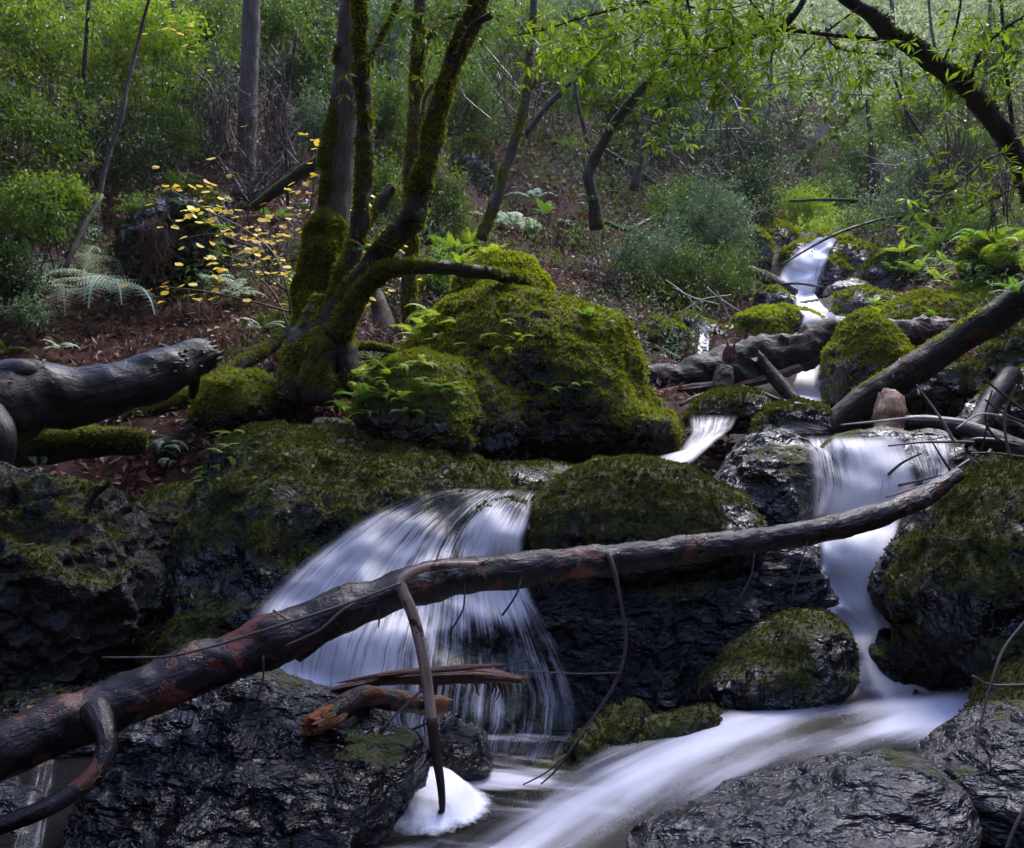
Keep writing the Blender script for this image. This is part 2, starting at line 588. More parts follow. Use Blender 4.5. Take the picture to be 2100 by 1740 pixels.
M['fall'] = water_mat('silky_falling_water')
M['fall_far'] = water_mat('far_falling_water', (15, 1.1), 0.40, 0.66)
M['flow'] = water_mat('silky_stream_water', (6, 0.6), 0.32, 0.78, (0.88, 0.87, 0.96), 0.022, (0.6, 0.08, 0.32), 0.12)
def foam_mat():
    m, nt, out = new_mat('white_foam')
    b = NB(nt)
    pos = b.pos()
    p = b.prin((0.9, 0.9, 0.93), 0.9, b.bump(b.noise(pos, 60, 4), 0.15, 0.02), 0.2)
    f = b.math('ADD', b.math('MULTIPLY', b.attr('edge'), 1.5), b.math('MULTIPLY', b.math('SUBTRACT', b.noise(pos, 22, 5, 0.7), 0.5), 1.3))
    f = b.ramp(f, [(0.25, 0.0), (0.95, 1.0)])
    tr = b.n('ShaderNodeBsdfTransparent')
    mx = b.n('ShaderNodeMixShader')
    b.l(f, mx.inputs[0])
    b.l(tr.outputs[0], mx.inputs[1])
    b.l(p.outputs[0], mx.inputs[2])
    b.l(mx.outputs[0], out.inputs[0])
    return m
M['foam'] = foam_mat()

# ---------------------------------------------------------------- terrain
CTRL = [(-300, 1500, 3.0), (0, 1520, 3.3), (200, 1470, 3.8), (0, 1250, 4.3), (250, 1280, 4.8), (0, 1000, 5.2), (200, 970, 5.4),
        (400, 910, 5.6), (600, 880, 5.9), (700, 855, 6.3), (0, 810, 6.3), (200, 790, 6.6), (450, 740, 6.9), (600, 710, 7.2),
        (0, 690, 7.5), (200, 665, 7.9), (400, 640, 8.3), (550, 600, 9), (0, 570, 9), (200, 550, 9.5), (450, 480, 11), (550, 420, 12),
        (0, 430, 11.5), (200, 390, 12.5), (350, 365, 13), (0, 250, 15.5), (250, 200, 17.5), (0, 50, 20), (300, 0, 24), (600, 250, 17),
        (620, 100, 22), (700, 400, 13.5), (800, 500, 12), (900, 570, 10), (850, 710, 7.9), (950, 450, 14), (1000, 350, 17),
        (1100, 300, 19), (1200, 350, 18), (1150, 450, 15), (1150, 570, 12), (1300, 500, 14), (1400, 560, 13), (1250, 640, 10.5),
        (1450, 610, 12), (1500, 520, 14.5), (1500, 420, 18), (1300, 200, 26), (1000, 150, 25), (1000, 0, 33), (1300, 0, 38),
        (1550, 630, 12.2), (1650, 480, 19), (1660, 500, 17.5), (1650, 620, 14), (1700, 700, 10.8), (1650, 845, 7.9), (1700, 920, 6.5), (1750, 1130, 5.4),
        (1800, 1320, 4.7), (1850, 1470, 4.0), (1500, 1560, 3.5), (1000, 1720, 3.3), (1500, 1720, 2.9), (1000, 1800, 2.7),
        (700, 1800, 2.7), (1300, 1000, 5.9), (1000, 1020, 5.8), (1450, 900, 7.0), (1250, 1300, 4.9), (1000, 1400, 4.6), (700, 1500, 4.0),
        (1900, 710, 8.6), (2100, 650, 8.6), (2000, 565, 10.5), (2100, 520, 11), (1850, 610, 11), (1800, 480, 15.5), (1950, 430, 15),
        (2100, 400, 14.5), (1700, 420, 24), (1800, 350, 26), (2000, 250, 26), (2100, 100, 30), (1700, 250, 38), (1700, 100, 55),
        (1500, 100, 48), (1900, 100, 48), (1700, -60, 75), (1300, -100, 60), (2100, -100, 60), (600, -100, 40), (0, -100, 32),
        (2500, 300, 18), (2500, 800, 6.5), (2500, 1250, 4.2), (2050, 1000, 5.2), (-400, 300, 14), (-400, 900, 6), (-400, 0, 20)]
CW = [(0, 0.4, 0.12), (0, -0.6, 0.1), (-2.2, 0.3, 0.7), (2.2, 0.3, 0.5), (0.9, 1.6, 0.15), (-1.0, 1.6, 0.15), (2.4, 2.0, .4), (-2.4, 2.0, .5), (0, -4, 0.2), (-8, -3, 6), (8, -3, 6), (0, -12, 10), (-8, -12, 14), (8, -12, 14),  # points behind the camera: unseen slopes, raised to block low sky light
      (-15, 0, 12), (15, 0, 12), (0, -25, 26), (-30, -20, 26), (30, -20, 26), (-40, 20, 36), (40, 20, 38), (0, 110, 70), (-60, 60, 62),
      (60, 60, 62), (-90, -60, 70), (90, -60, 70), (0, -90, 80), (-110, 30, 90), (110, 30, 90)]
_c = np.vstack([PP(CTRL), np.array(CW, float)])


def _ker(a, b):
    r = np.linalg.norm(a[:, None, :] - b[None, :, :], axis=2)
    return -r


_n = len(_c)
_A = np.zeros((_n + 3, _n + 3))
_A[:_n, :_n] = _ker(_c[:, :2], _c[:, :2]) + np.eye(_n) * 1e-3
_A[:_n, _n:] = np.c_[np.ones(_n), _c[:, :2]]
_A[_n:, :_n] = _A[:_n, _n:].T
_w = np.linalg.solve(_A, np.r_[_c[:, 2], 0, 0, 0])


def ground_z(x, y):
    q = np.c_[np.ravel(x), np.ravel(y)].astype(float)
    z = np.empty(len(q))
    for i in range(0, len(q), 20000):
        s = q[i:i + 20000]
        z[i:i + 20000] = _ker(s, _c[:, :2]) @ _w[:_n] + _w[_n] + s @ _w[_n + 1:]
    p3 = np.c_[q, np.zeros(len(q))]
    r = np.hypot(q[:, 0], q[:, 1])
    z += fbm(p3 * 0.9, 4, 3) * 0.06 * np.clip(r / 5, 0.25, 3)
    return z


CREEK = np.array([P(1650, 480, 18)[:2], P(1650, 610, 13.5)[:2], P(1700, 690, 10.5)[:2], P(1650, 830, 7.6)[:2], P(1720, 900, 6.3)[:2],
                  P(1780, 1100, 5.2)[:2], P(1800, 1300, 4.5)[:2], P(1800, 1450, 3.8)[:2], P(1300, 1550, 3.1)[:2], P(900, 1700, 2.6)[:2], (-.4, 1.6), (-.3, -2)])


def creek_dist(x, y):
    q = np.c_[x, y]
    best = np.full(len(q), 1e9)
    for a, b in zip(CREEK[:-1], CREEK[1:]):
        t = np.clip(((q - a) @ (b - a)) / np.dot(b - a, b - a), 0, 1)
        best = np.minimum(best, np.linalg.norm(q - a - t[:, None] * (b - a), axis=1))
    return best


fr = np.linspace(-0.80, 0.80, 520)
bk = np.linspace(0.80, 2 * np.pi - 0.80, 122)[1:-1]
ang = np.r_[fr, bk]
rad = np.r_[0.0, np.geomspace(0.35, 130, 430)]
AA, RR = np.meshgrid(ang, rad)
X, Y = RR * np.sin(AA), RR * np.cos(AA)
Z = ground_z(X, Y)
V = np.c_[X.ravel(), Y.ravel(), Z]
na, nr = len(ang), len(rad)
i = np.arange(nr - 1)[:, None]
j = np.arange(na)[None, :]
j2 = (j + 1) % na
T = np.concatenate([np.stack([i * na + j, (i + 1) * na + j2, (i + 1) * na + j], -1).reshape(-1, 3),
                    np.stack([i * na + j, i * na + j2, (i + 1) * na + j2], -1).reshape(-1, 3)])
V += np.c_[np.zeros((len(V), 2)), fbm(V * 5, 3, 8) * 0.02 * np.clip(RR.ravel() / 6, 0.2, 4)]
wet = 1 - sstep(0.5, 1.3, creek_dist(V[:, 0], V[:, 1]) + fbm(V * 1.5, 3, 5) * 0.3)
wet = np.maximum(wet, 1 - sstep(4.2, 5.0, np.hypot(V[:, 0], V[:, 1])))
g = Geo().add(V, T, wet=wet)
ground = put('ground', g, M['ground'], origin=(0, 0, 0), solid=True)
tag(ground, kind='structure')


# ---------------------------------------------------------------- boulders
def moss_tufts(parent, V, T, moss, dens, size, mat='moss', hang=0.0, cap=30000, name='moss'):
    a, b, c = V[T[:, 0]], V[T[:, 1]], V[T[:, 2]]
    fn = np.cross(b - a, c - a)
    ar = np.linalg.norm(fn, axis=1) / 2
    fn = nrm(fn)
    mid = (a + b + c) / 3
    view = nrm(np.array([0, 0, CZ]) - mid)
    w = ar * np.clip(moss[T].mean(1) - 0.3 + 0.25 * fbm(mid * 9, 3, 21), 0, 0.5) * (np.sum(view * fn, 1) > -0.35)
    tot = w.sum()
    if tot <= 0:
        return
    n = int(min(cap, dens * tot * 2))
    if n < 10:
        return
    k = rng.choice(len(T), n, p=w / tot)
    r1, r2 = np.sqrt(rng.random(n)), rng.random(n)
    p = a[k] * (1 - r1)[:, None] + b[k] * (r1 * (1 - r2))[:, None] + c[k] * (r1 * r2)[:, None]
    N = fn[k]
    g = Geo()
    base_r = np.clip(0.5 + 0.45 * fbm(p * 5, 3, 33) + rng.normal(0, 0.17, n), 0, 1)
    for q in range(3):
        d = nrm(N * 0.75 + rand_dir(n) * 0.75 + np.array([0, 0, 0.15 - hang]))
        leafset(g, p - N * size * 0.25, d, rand_dir(n), size * rng.uniform(0.6, 1.5, n), 0.42, 0.1, 0.5, base_r)
    return tag(put(name, g, M[mat], parent=parent), kind='stuff')


def boulder(outline, d, ry, label, lean=0.25, res=6, amp=0.06, moss=0.5, mat='rock', name='boulder', cat='boulder', tuft=2600,
            mossmat='moss', flat=0.75, freq=2.2, tsize=None, ridge=True, cap=26000, crag=1.0):
    if mossmat == 'moss_dark' and mat == 'rock':
        mat = 'rock_dark'
    pts = PP([(u, v, d) for u, v in outline])
    c = np.array([(pts[:, 0].min() + pts[:, 0].max()) / 2, d, (pts[:, 2].min() + pts[:, 2].max()) / 2])
    x, z = pts[:, 0] - c[0], pts[:, 2] - c[2]
    # densify the outline, then radius by angle
    x = np.r_[x, x[0]]
    z = np.r_[z, z[0]]
    tt = np.linspace(0, len(x) - 1, 400)
    xs, zs = np.interp(tt, np.arange(len(x)), x), np.interp(tt, np.arange(len(x)), z)
    th, rr = np.arctan2(zs, xs), np.hypot(xs, zs)
    o = np.argsort(th)
    grid = np.linspace(-np.pi, np.pi, 181)[:-1]
    R = np.interp(grid, th[o], rr[o], period=2 * np.pi)
    for _ in range(3):
        R = (np.roll(R, 1) + 2 * R + np.roll(R, -1)) / 4
    S, T = ico(res)
    rho = np.hypot(S[:, 0], S[:, 2])
    Rt = np.interp(np.arctan2(S[:, 2], S[:, 0]), grid, R, period=2 * np.pi)
    f = rho ** flat
    ang_ = np.arctan2(S[:, 2], S[:, 0])
    y = np.sign(S[:, 1]) * np.abs(S[:, 1]) ** 0.85 * ry
    V = np.stack([Rt * f * np.cos(ang_), y, Rt * f * np.sin(ang_)], 1)
    V[:, 1] += lean * V[:, 2]
    V += c
    # keep the leaning form inside the measured outline: trim x and z at each point's own depth
    ca = np.array([c[0] / d, (c[2] - CZ) / d])
    for _ in range(3):
        a = np.stack([V[:, 0] / V[:, 1], (V[:, 2] - CZ) / V[:, 1]], 1) - ca
        th2, r2 = np.arctan2(a[:, 1], a[:, 0]), np.hypot(a[:, 0], a[:, 1])
        bi = ((th2 + np.pi) / (2 * np.pi) * 90).astype(int) % 90
        mx = np.zeros(90)
        np.maximum.at(mx, bi, r2)
        cen = (np.arange(90) + 0.5) / 90 * 2 * np.pi - np.pi
        k = np.interp(cen, grid, R, period=2 * np.pi) / d / np.maximum(mx, 1e-6)
        k = (np.roll(k, 1) + 2 * k + np.roll(k, -1)) / 4
        a = a * np.interp(th2, cen, k, period=2 * np.pi)[:, None] + ca
        V[:, 0] = a[:, 0] * V[:, 1]
        V[:, 2] = a[:, 1] * V[:, 1] + CZ
    sc = np.median(R)
    N = vnormals(V, T)
    n1 = fbm(V * freq, 5, int(abs(c[0] * 31) + d * 7) % 97, ridge=ridge)
    fine = np.clip(d / 4, .8, 3)
    n2 = fbm(V * np.array([4, 5, 9]) / fine, 4, 5, ridge=True)
    lum = fbm(V * 8 / fine, 3, 15)
    mk = np.clip(moss * 1.3 + .5 * N[:, 2] - .2, 0, 1)
    V = V + N * (n1 * amp * min(sc * 1.4, 1.2) * 0.7 + fine * (n2 * (0.015 - .011 * mk) * crag + lum * .016 * mk))[:, None]
    N = vnormals(V, T)
    low = V[:, 2].min()
    mo = moss + 0.42 * (N[:, 2] - 0.25) + 0.30 * fbm(V * 2.6, 4, 9) + 0.12 * np.clip((V[:, 2] - c[2]) / sc, -1, 1)
    mo = np.clip(mo, 0, 1.0)
    g = Geo().add(V, T, moss=mo)
    b = put(name, g, M[mat], solid=True)
    tag(b, label, cat)
    if moss > 0.12 and tuft > 0:
        moss_tufts(b, V, T, mo, tuft * (6.0 / d) ** 1.2, tsize or 0.0040 * d, mossmat, cap=cap)
    return b


B = boulder
B([(925, 625), (930, 570), (965, 540), (1000, 524), (1045, 518), (1090, 530), (1115, 568), (1137, 622), (1100, 660), (1000, 670)], 7.2, .42,
  'bright lime green moss dome crowning the large central boulder', moss=0.95, mossmat='moss_bright', amp=.05, tuft=3600)
B([(820, 730), (860, 695), (900, 640), (945, 607), (1030, 586), (1085, 596), (1150, 625), (1215, 640), (1270, 655), (1303, 700), (1314, 760), (1322, 805),
   (1365, 840), (1390, 885), (1392, 920), (1360, 945), (1290, 950), (1210, 955), (1100, 955), (1000, 965), (900, 900), (840, 810)], 6.5, .85,
  'largest mossy boulder in the middle, green moss above bare wet stone on its right foot', moss=0.62, res=7, lean=.35, amp=.05, tuft=2400)
B([(742, 880), (733, 825), (757, 772), (808, 736), (870, 724), (940, 748), (985, 795), (1002, 860), (988, 920), (950, 962), (860, 945), (780, 920)], 5.6, .5,
  'round mossy boulder bristling with ferns left of the largest boulder', moss=0.68, res=7, amp=.05)
B([(920, 770), (960, 748), (1010, 745), (1055, 775), (1084, 820), (1093, 880), (1085, 935), (1040, 968), (960, 965), (915, 880)], 5.85, .45,
  'mossy boulder wedged between the ferny boulder and the largest boulder', moss=0.66, amp=.05)
B([(255, 1420), (290, 1260), (345, 1120), (420, 1000), (480, 915), (540, 872), (640, 885), (750, 905), (870, 925), (950, 960), (1080, 985), (1180, 1010),
   (1150, 1100), (1160, 1300), (1200, 1450), (1180, 1560), (1000, 1590), (750, 1560), (480, 1490)], 4.75, .8,
  'broad rock face with the wide waterfall pouring over it, mossy on its left', moss=0.47, res=7, lean=.55, amp=.07, mossmat='moss_dark', flat=.8, cap=34000)
B([(930, 1000), (950, 968), (1030, 950), (1120, 952), (1190, 968), (1240, 1000), (1180, 1040), (1000, 1040)], 5.15, .35,
  'low wet ledge behind the lip of the wide waterfall', moss=0.3, amp=.07, tuft=1800, mossmat='moss_dark')
B([(1066, 1090), (1085, 1035), (1135, 990), (1210, 955), (1300, 940), (1380, 948), (1445, 975), (1510, 1015), (1570, 1070), (1560, 1150), (1400, 1190), (1250, 1190),
   (1120, 1175), (1070, 1130)], 4.55, .5, 'low mossy dome boulder between the two waterfalls', moss=0.5, res=7, amp=.05, mossmat='moss_dark')
B([(1440, 1015), (1478, 958), (1512, 908), (1550, 890), (1600, 890), (1640, 910), (1662, 950), (1670, 1000), (1655, 1060), (1650, 1110), (1560, 1150), (1480, 1120), (1425, 1040)], 5.0, .5,
  'glistening bare wet boulder left of the right hand cascade', moss=0.0, res=7, amp=.08, mossmat='moss_dark', tuft=1400)
B([(1050, 1190), (1080, 1110), (1300, 1090), (1500, 1080), (1640, 1085), (1680, 1130), (1695, 1240), (1710, 1400), (1600, 1470), (1400, 1480), (1250, 1530), (1130, 1580),
   (1090, 1450), (1060, 1320)], 4.45, .45, 'black wet cliff face behind the crossing log', moss=-0.02, res=7, lean=.35, amp=.10, mat='rock_strata', mossmat='moss_dark', tuft=1200)
B([(1422, 1440), (1438, 1385), (1480, 1330), (1550, 1290), (1620, 1258), (1690, 1258), (1732, 1290), (1757, 1350), (1748, 1415), (1700, 1455), (1600, 1465), (1500, 1465)], 3.75, .32,
  'dewy mossy boulder at the foot of the right hand cascade', moss=0.42, res=7, amp=.05, mossmat='moss_dark', lean=.4)
B([(1045, 1670), (1080, 1610), (1160, 1530), (1250, 1462), (1350, 1430), (1470, 1425), (1470, 1462), (1330, 1490), (1230, 1560), (1120, 1680)], 3.35, .2,
  'narrow mossy rock lip along the far edge of the lower stream', moss=0.4, res=6, amp=.05, mossmat='moss_dark', freq=4)
B([(1803, 1185), (1828, 1130), (1895, 1055), (1955, 995), (2020, 968), (2150, 950), (2300, 1000), (2350, 1200), (2300, 1420), (2100, 1440), (1990, 1425), (1900, 1385), (1845, 1340),
   (1838, 1270), (1812, 1235)], 3.95, .6, 'big mossy boulder at the right edge beside the cascade', moss=0.38, res=7, amp=.08, mossmat='moss_dark', lean=.35)
B([(1270, 1790), (1320, 1705), (1420, 1650), (1540, 1605), (1660, 1568), (1800, 1548), (1900, 1568), (1955, 1620), (1980, 1700), (1990, 1850), (1600, 1950), (1300, 1900)], 2.35, .45,
  'flat grey streaked rock at the bottom edge of the picture', moss=-0.12, res=7, mat='rock_grey', amp=.05, lean=1.0, tuft=900, mossmat='moss_dark')
B([(1885, 1560), (1950, 1490), (2040, 1455), (2150, 1455), (2260, 1600), (2220, 1800), (2000, 1800), (1960, 1680), (1900, 1610)], 2.7, .35,
  'grey rock with moss patches in the lower right corner', moss=0.12, res=7, mat='rock_grey', lean=.6, mossmat='moss_dark')
B([(1968, 1470), (1998, 1405), (2050, 1362), (2100, 1340), (2200, 1335), (2260, 1450), (2150, 1510), (2030, 1500)], 3.2, .25,
  'small mossy rock between the big right boulder and the corner rock', moss=0.42, mossmat='moss_dark')
B([(140, 1720), (190, 1590), (230, 1500), (330, 1440), (440, 1400), (510, 1388), (600, 1405), (700, 1430), (800, 1480), (862, 1540), (848, 1600), (805, 1655), (770, 1710),
   (700, 1780), (600, 1850), (300, 1860), (150, 1800)], 2.8, .4, 'large glossy black boulder in the left foreground under the log', moss=-0.12, res=7, mat='rock_strata',
  amp=.09, lean=.5, mossmat='moss_dark', tuft=2000, freq=3)
B([(870, 1510), (925, 1468), (975, 1498), (1007, 1555), (988, 1595), (930, 1600), (870, 1585)], 3.25, .16,
  'small black rock behind the white foam', moss=0.0, res=6, mat='rock_strata', amp=.1)
B([(-160, 1010), (0, 1000), (60, 1030), (130, 1015), (200, 1060), (262, 1100), (300, 1180), (280, 1300), (235, 1430), (100, 1560), (-160, 1600)], 4.3, .6,
  'dark dripping earth and rock bank beneath the thick log on the left', moss=0.22, mat='rock_earth', res=7, amp=.2, mossmat='moss_dark', lean=-.05, freq=3)
B([(1684, 775), (1698, 720), (1722, 672), (1757, 646), (1787, 639), (1822, 664), (1850, 690), (1870, 732), (1862, 780), (1832, 832), (1760, 840), (1698, 835)], 7.6, .4,
  'pointed mossy boulder standing in the creek before the charred log', moss=0.58, amp=.05, res=6)
B([(1496, 700), (1510, 652), (1560, 632), (1620, 624), (1680, 652), (1694, 682), (1650, 730), (1560, 745), (1500, 745)], 10.5, .55,
  'sloping moss topped slab beside the upper creek', moss=0.5, mossmat='moss_bright')
B([(1303, 735), (1312, 680), (1350, 662), (1398, 672), (1412, 720), (1400, 750), (1340, 760)], 9.6, .3, 'mossy grey stone behind the left end of the charred log', moss=.42, mat='rock_grey', res=5)
B([(1272, 665), (1290, 645), (1315, 642), (1328, 665), (1310, 685), (1280, 682)], 10.1, .2, 'bare grey stone right behind the largest boulder', moss=.0, mat='rock_grey', res=5)
B([(1385, 690), (1392, 652), (1420, 640), (1445, 665), (1470, 672), (1500, 690), (1500, 745), (1420, 750)], 10.3, .35, 'dark stone with a thin trickle running down it', moss=.15, res=5)
B([(1770, 680), (1800, 640), (1860, 612), (1950, 600), (2060, 585), (2200, 575), (2200, 720), (1950, 730), (1840, 715)], 10.0, .6,
  'long moss covered ledge on the right bank', moss=.55, res=6, lean=.5)
B([(1845, 810), (1866, 760), (1918, 728), (1980, 732), (2030, 768), (2048, 805), (2012, 858), (1900, 868)], 6.9, .4, 'mossy rock behind the leaning log', moss=.4, mossmat='moss_dark')
B([(2003, 770), (2018, 700), (2060, 668), (2150, 655), (2210, 780), (2100, 820)], 6.7, .35, 'mossy rock above the leaning log at the right edge', moss=.45, mossmat='moss_dark')
B([(1960, 870), (2020, 805), (2095, 758), (2200, 750), (2220, 930), (2050, 940)], 5.9, .35, 'dark rock under the grey forked branch', moss=.2, mossmat='moss_dark')
B([(1400, 860), (1435, 815), (1500, 798), (1562, 803), (1602, 845), (1560, 880), (1450, 885)], 6.7, .3, 'low wet rock beneath the charred log', moss=.33, mossmat='moss_dark', res=6)
B([(1535, 890), (1565, 835), (1640, 820), (1692, 838), (1715, 885), (1640, 915), (1540, 915)], 6.2, .3, 'low glossy rock at the foot of the leaning log', moss=.2, mossmat='moss_dark', res=6)
B([(1630, 960), (1690, 900), (1800, 885), (1900, 885), (1990, 910), (2010, 990), (1970, 1090), (1900, 1150), (1750, 1160), (1650, 1110)], 5.25, .5,
  'dark ledge under the right hand cascade', moss=0.0, res=7, amp=.06, lean=.3)
B([(1655, 1120), (1700, 1080), (1850, 1075), (1890, 1180), (1870, 1290), (1770, 1340), (1680, 1290)], 4.65, .35, 'wet black step below the cascade ledge', moss=0.0, res=6, amp=.07, lean=.15)
B([(1735, 1300), (1800, 1275), (1870, 1290), (1930, 1400), (1900, 1480), (1730, 1480)], 4.15, .3, 'lowest drowned rock step of the cascade', moss=0.0, res=6, amp=.05, lean=.5)
B([(1585, 612), (1605, 525), (1690, 486), (1745, 500), (1830, 528), (1856, 600), (1800, 645), (1700, 655), (1620, 660)], 15.2, 1.0,
  'layered dark cliff around the upper waterfall', moss=.22, res=6, mat='rock_strata', amp=.08, lean=.4)
B([(632, 895), (650, 868), (690, 862), (735, 880), (745, 900), (700, 912), (650, 910)], 5.55, .18, 'small bare stone at the foot of the ferny boulder', moss=.05, mat='rock_grey', res=5)
B([(1540, 645), (1555, 600), (1590, 588), (1632, 610), (1640, 645), (1600, 660)], 11.8, .3, 'dark stone below the small fallen trunk near the upper fall', moss=.15, res=5)
B([(395, 870), (415, 805), (465, 762), (530, 765), (572, 800), (565, 865), (480, 900)], 6.0, .35, 'moss cushioned hump left of the mossy tree base', moss=.75, res=6, amp=.1)
B([(250, 520), (285, 445), (355, 405), (440, 415), (475, 470), (462, 545), (400, 600), (300, 625)], 9.3, .7, 'dark overhanging rock under moss on the left slope', moss=.28, res=6, amp=.13, lean=-.4, mossmat='moss_dark')
B([(922, 345), (942, 288), (985, 280), (1012, 338), (1010, 425), (960, 440), (930, 410)], 16.5, .6, 'mossy rock slab on the brown slope behind the trees', moss=.42, res=5, mossmat='moss_dark')
B([(1690, 640), (1700, 600), (1745, 575), (1800, 590), (1835, 640), (1800, 675), (1720, 680)], 12.6, .5, 'wet dark rock right of the upper creek', moss=.12, res=6, amp=.08)
B([(1960, 520), (1980, 490), (2030, 480), (2080, 500), (2090, 560), (2020, 580), (1970, 570)], 10.2, .3, 'mossy rock among the ferns on the right bank', moss=.5, res=5)
B([(1770, 560), (1800, 520), (1860, 520), (1920, 560), (1930, 610), (1850, 630), (1780, 620)], 12.5, .5, 'dark mossy rock above the ledge on the right bank', moss=.3, res=5, mossmat='moss_dark')
B([(500, 700), (540, 650), (600, 640), (650, 670), (640, 730), (560, 750)], 8.2, .4, 'mossy rock behind the mossy tree base', moss=.4, res=5, mossmat='moss_dark')
B([(-60, 1640), (0, 1600), (80, 1600), (150, 1640), (170, 1740), (100, 1820), (-80, 1820)], 3.0, .3, 'black wet rock in the lower left corner', moss=.05, res=6, mat='rock_strata', amp=.1)
B([(-80, 1470), (0, 1420), (90, 1395), (180, 1410), (290, 1400), (330, 1440), (300, 1500), (200, 1560), (60, 1580), (-80, 1570)], 3.7, .4, 'jumble of angular dark rock above the left end of the crossing log', moss=.16, res=7, mat='rock_strata', amp=.14, mossmat='moss_dark', freq=4)
B([(1535, 600), (1540, 520), (1572, 455), (1612, 455), (1640, 480), (1630, 530), (1600, 590)], 16.8, .7, 'mossy rock left of the lip of the upper waterfall', moss=.45, res=5)
B([(1700, 530), (1730, 470), (1800, 470), (1850, 500), (1850, 545), (1760, 560)], 17.2, .7, 'mossy rock right of the lip of the upper waterfall', moss=.45, res=5)
B([(1690, 700), (1720, 655), (1790, 660), (1830, 690), (1800, 730), (1720, 730)], 10.9, .4, 'dark wet stone below the upper creek run', moss=.2, res=5)
B([(1700, 655), (1715, 612), (1780, 598), (1845, 615), (1865, 660), (1790, 695)], 11.2, .4, 'low dark stone on the right side of the upper creek run', moss=.2, res=6)
B([(1512, 565), (1518, 490), (1548, 468), (1580, 500), (1578, 565), (1545, 580)], 15.2, .5, 'mossy stone under the shrubs left of the upper waterfall', moss=.42, res=5)
B([(255, 1110), (300, 1030), (370, 1005), (425, 1040), (410, 1130), (330, 1290), (270, 1300)], 5.05, .35, 'added dark rock filling the shaded hollow between the left bank and the waterfall rock face', moss=.22, mat='rock_earth', mossmat='moss_dark', amp=.12, res=6)  # dark boulder added so that the recess reads as shade
N_ROCK = len(SOLID)

# ---------------------------------------------------------------- fallen logs and sticks
def limb(g, pts, w, sides=12, step=0.04, rough=0.02, rscale=8, seed=0, moss=None, jag=0.0, flat=1.0, cap=True):
    """pts (u, v, d) along the limb, w its width in survey units at each point."""
    p = PP(pts)
    r = np.broadcast_to(np.asarray(w, float), (len(pts),)) * np.array([q[2] for q in pts]) / F / 2
    return tube(g, p, r, sides, step, rough, rscale, seed, cap, moss, flat, jag)


def mossf(base, kz=0.4, kn=0.25, sc=3.0, seed=4):
    return lambda V, N: np.clip(base + kz * N[:, 2] + kn * fbm(V * sc, 3, seed), 0, 1)


def limb_thing(name, label, cat, pts, w, mat, part='trunk', **k):
    """A log whose first mesh is the top-level object itself; returns it with its surface."""
    g = Geo()
    VT = limb(g, pts, w, **k)
    o = put(name, g, M[mat], solid=True, uv=True)
    tag(o, label, cat)
    return o, VT, np.concatenate(g.A['moss'])


def child_limb(parent, name, pts, w, mat, label=None, **k):
    g = Geo()
    k.setdefault('sides', 6)
    k.setdefault('rough', 0.004)
    limb(g, pts, w, **k)
    o = put(name, g, M[mat], parent=parent, uv=True)
    if label:
        o['label'] = label
    return o


# the log crossing the foreground
logA, _, _ = limb_thing('fallen_log', 'long wet log with red flaking bark crossing the whole foreground', 'log',
    [(-90, 1590, 2.3), (0, 1543, 2.38), (90, 1498, 2.46), (200, 1462, 2.55), (300, 1420, 2.62), (390, 1380, 2.68), (480, 1345, 2.74), (600, 1295, 2.8), (690, 1256, 2.86), (750, 1235, 2.9),
     (900, 1190, 3.0), (1050, 1170, 3.1), (1250, 1149, 3.2), (1450, 1122, 3.35), (1650, 1094, 3.5), (1800, 1058, 3.65), (1900, 1016, 3.76), (1965, 972, 3.84)],
    [108, 104, 112, 114, 106, 104, 103, 100, 94, 86, 78, 72, 64, 56, 50, 46, 42, 30], 'log_wet', sides=32, step=0.014, rough=0.045, rscale=11, seed=2)
child_limb(logA, 'root_branch', [(195, 1462, 2.50), (214, 1500, 2.44), (216, 1545, 2.4), (190, 1592, 2.36), (140, 1632, 2.32), (70, 1668, 2.28), (-40, 1708, 2.24)],
           [72, 46, 40, 40, 38, 38, 36], 'log_wet', sides=16, step=0.015, rough=0.012)
child_limb(logA, 'knob', [(640, 1300, 2.80), (622, 1330, 2.8), (606, 1352, 2.79)], [70, 44, 24], 'log_wet', sides=12, step=0.01, rough=0.02)
for q in [[(893, 1229, 2.95), (912, 1208, 2.95), (929, 1191, 2.96)], [(922, 1298, 2.96), (938, 1272, 2.95), (951, 1244, 2.95), (953, 1190, 2.97)],
          [(1030, 1262, 3.05), (1046, 1240, 3.03), (1062, 1212, 3.03), (1072, 1170, 3.06)], [(1518, 1226, 3.35), (1533, 1198, 3.35), (1543, 1171, 3.35), (1547, 1135, 3.37)],
          [(1623, 1236, 3.42), (1634, 1190, 3.42), (1659, 1100, 3.45)], [(540, 1345, 2.68), (538, 1400, 2.68), (508, 1475, 2.7)],
          [(560, 1252, 2.72), (585, 1268, 2.71), (600, 1283, 2.71)], [(775, 1250, 2.85), (778, 1270, 2.85), (776, 1288, 2.85)],
          [(1886, 1035, 3.74), (1899, 1054, 3.72), (1905, 1060, 3.72)]]:
    child_limb(logA, 'twig', q, [5, 4, 2.5] if len(q) == 3 else [5, 4.5, 4, 2.5], 'twig', sides=5, step=0.02, rough=0)
hang = Geo()
limb(hang, [(1248, 1135, 3.14), (1262, 1180, 3.1), (1274, 1240, 3.1), (1283, 1300, 3.12), (1280, 1345, 3.14), (1262, 1400, 3.15), (1225, 1460, 3.15), (1180, 1525, 3.14), (1140, 1580, 3.12), (1105, 1612, 3.1)],
     [13, 10, 8, 8, 7, 7, 6, 6, 5, 3], sides=7, step=0.02, rough=0.002)
limb(hang, [(1272, 1380, 3.14), (1180, 1382, 3.16), (1049, 1375, 3.18)], [4, 3, 3], sides=5)
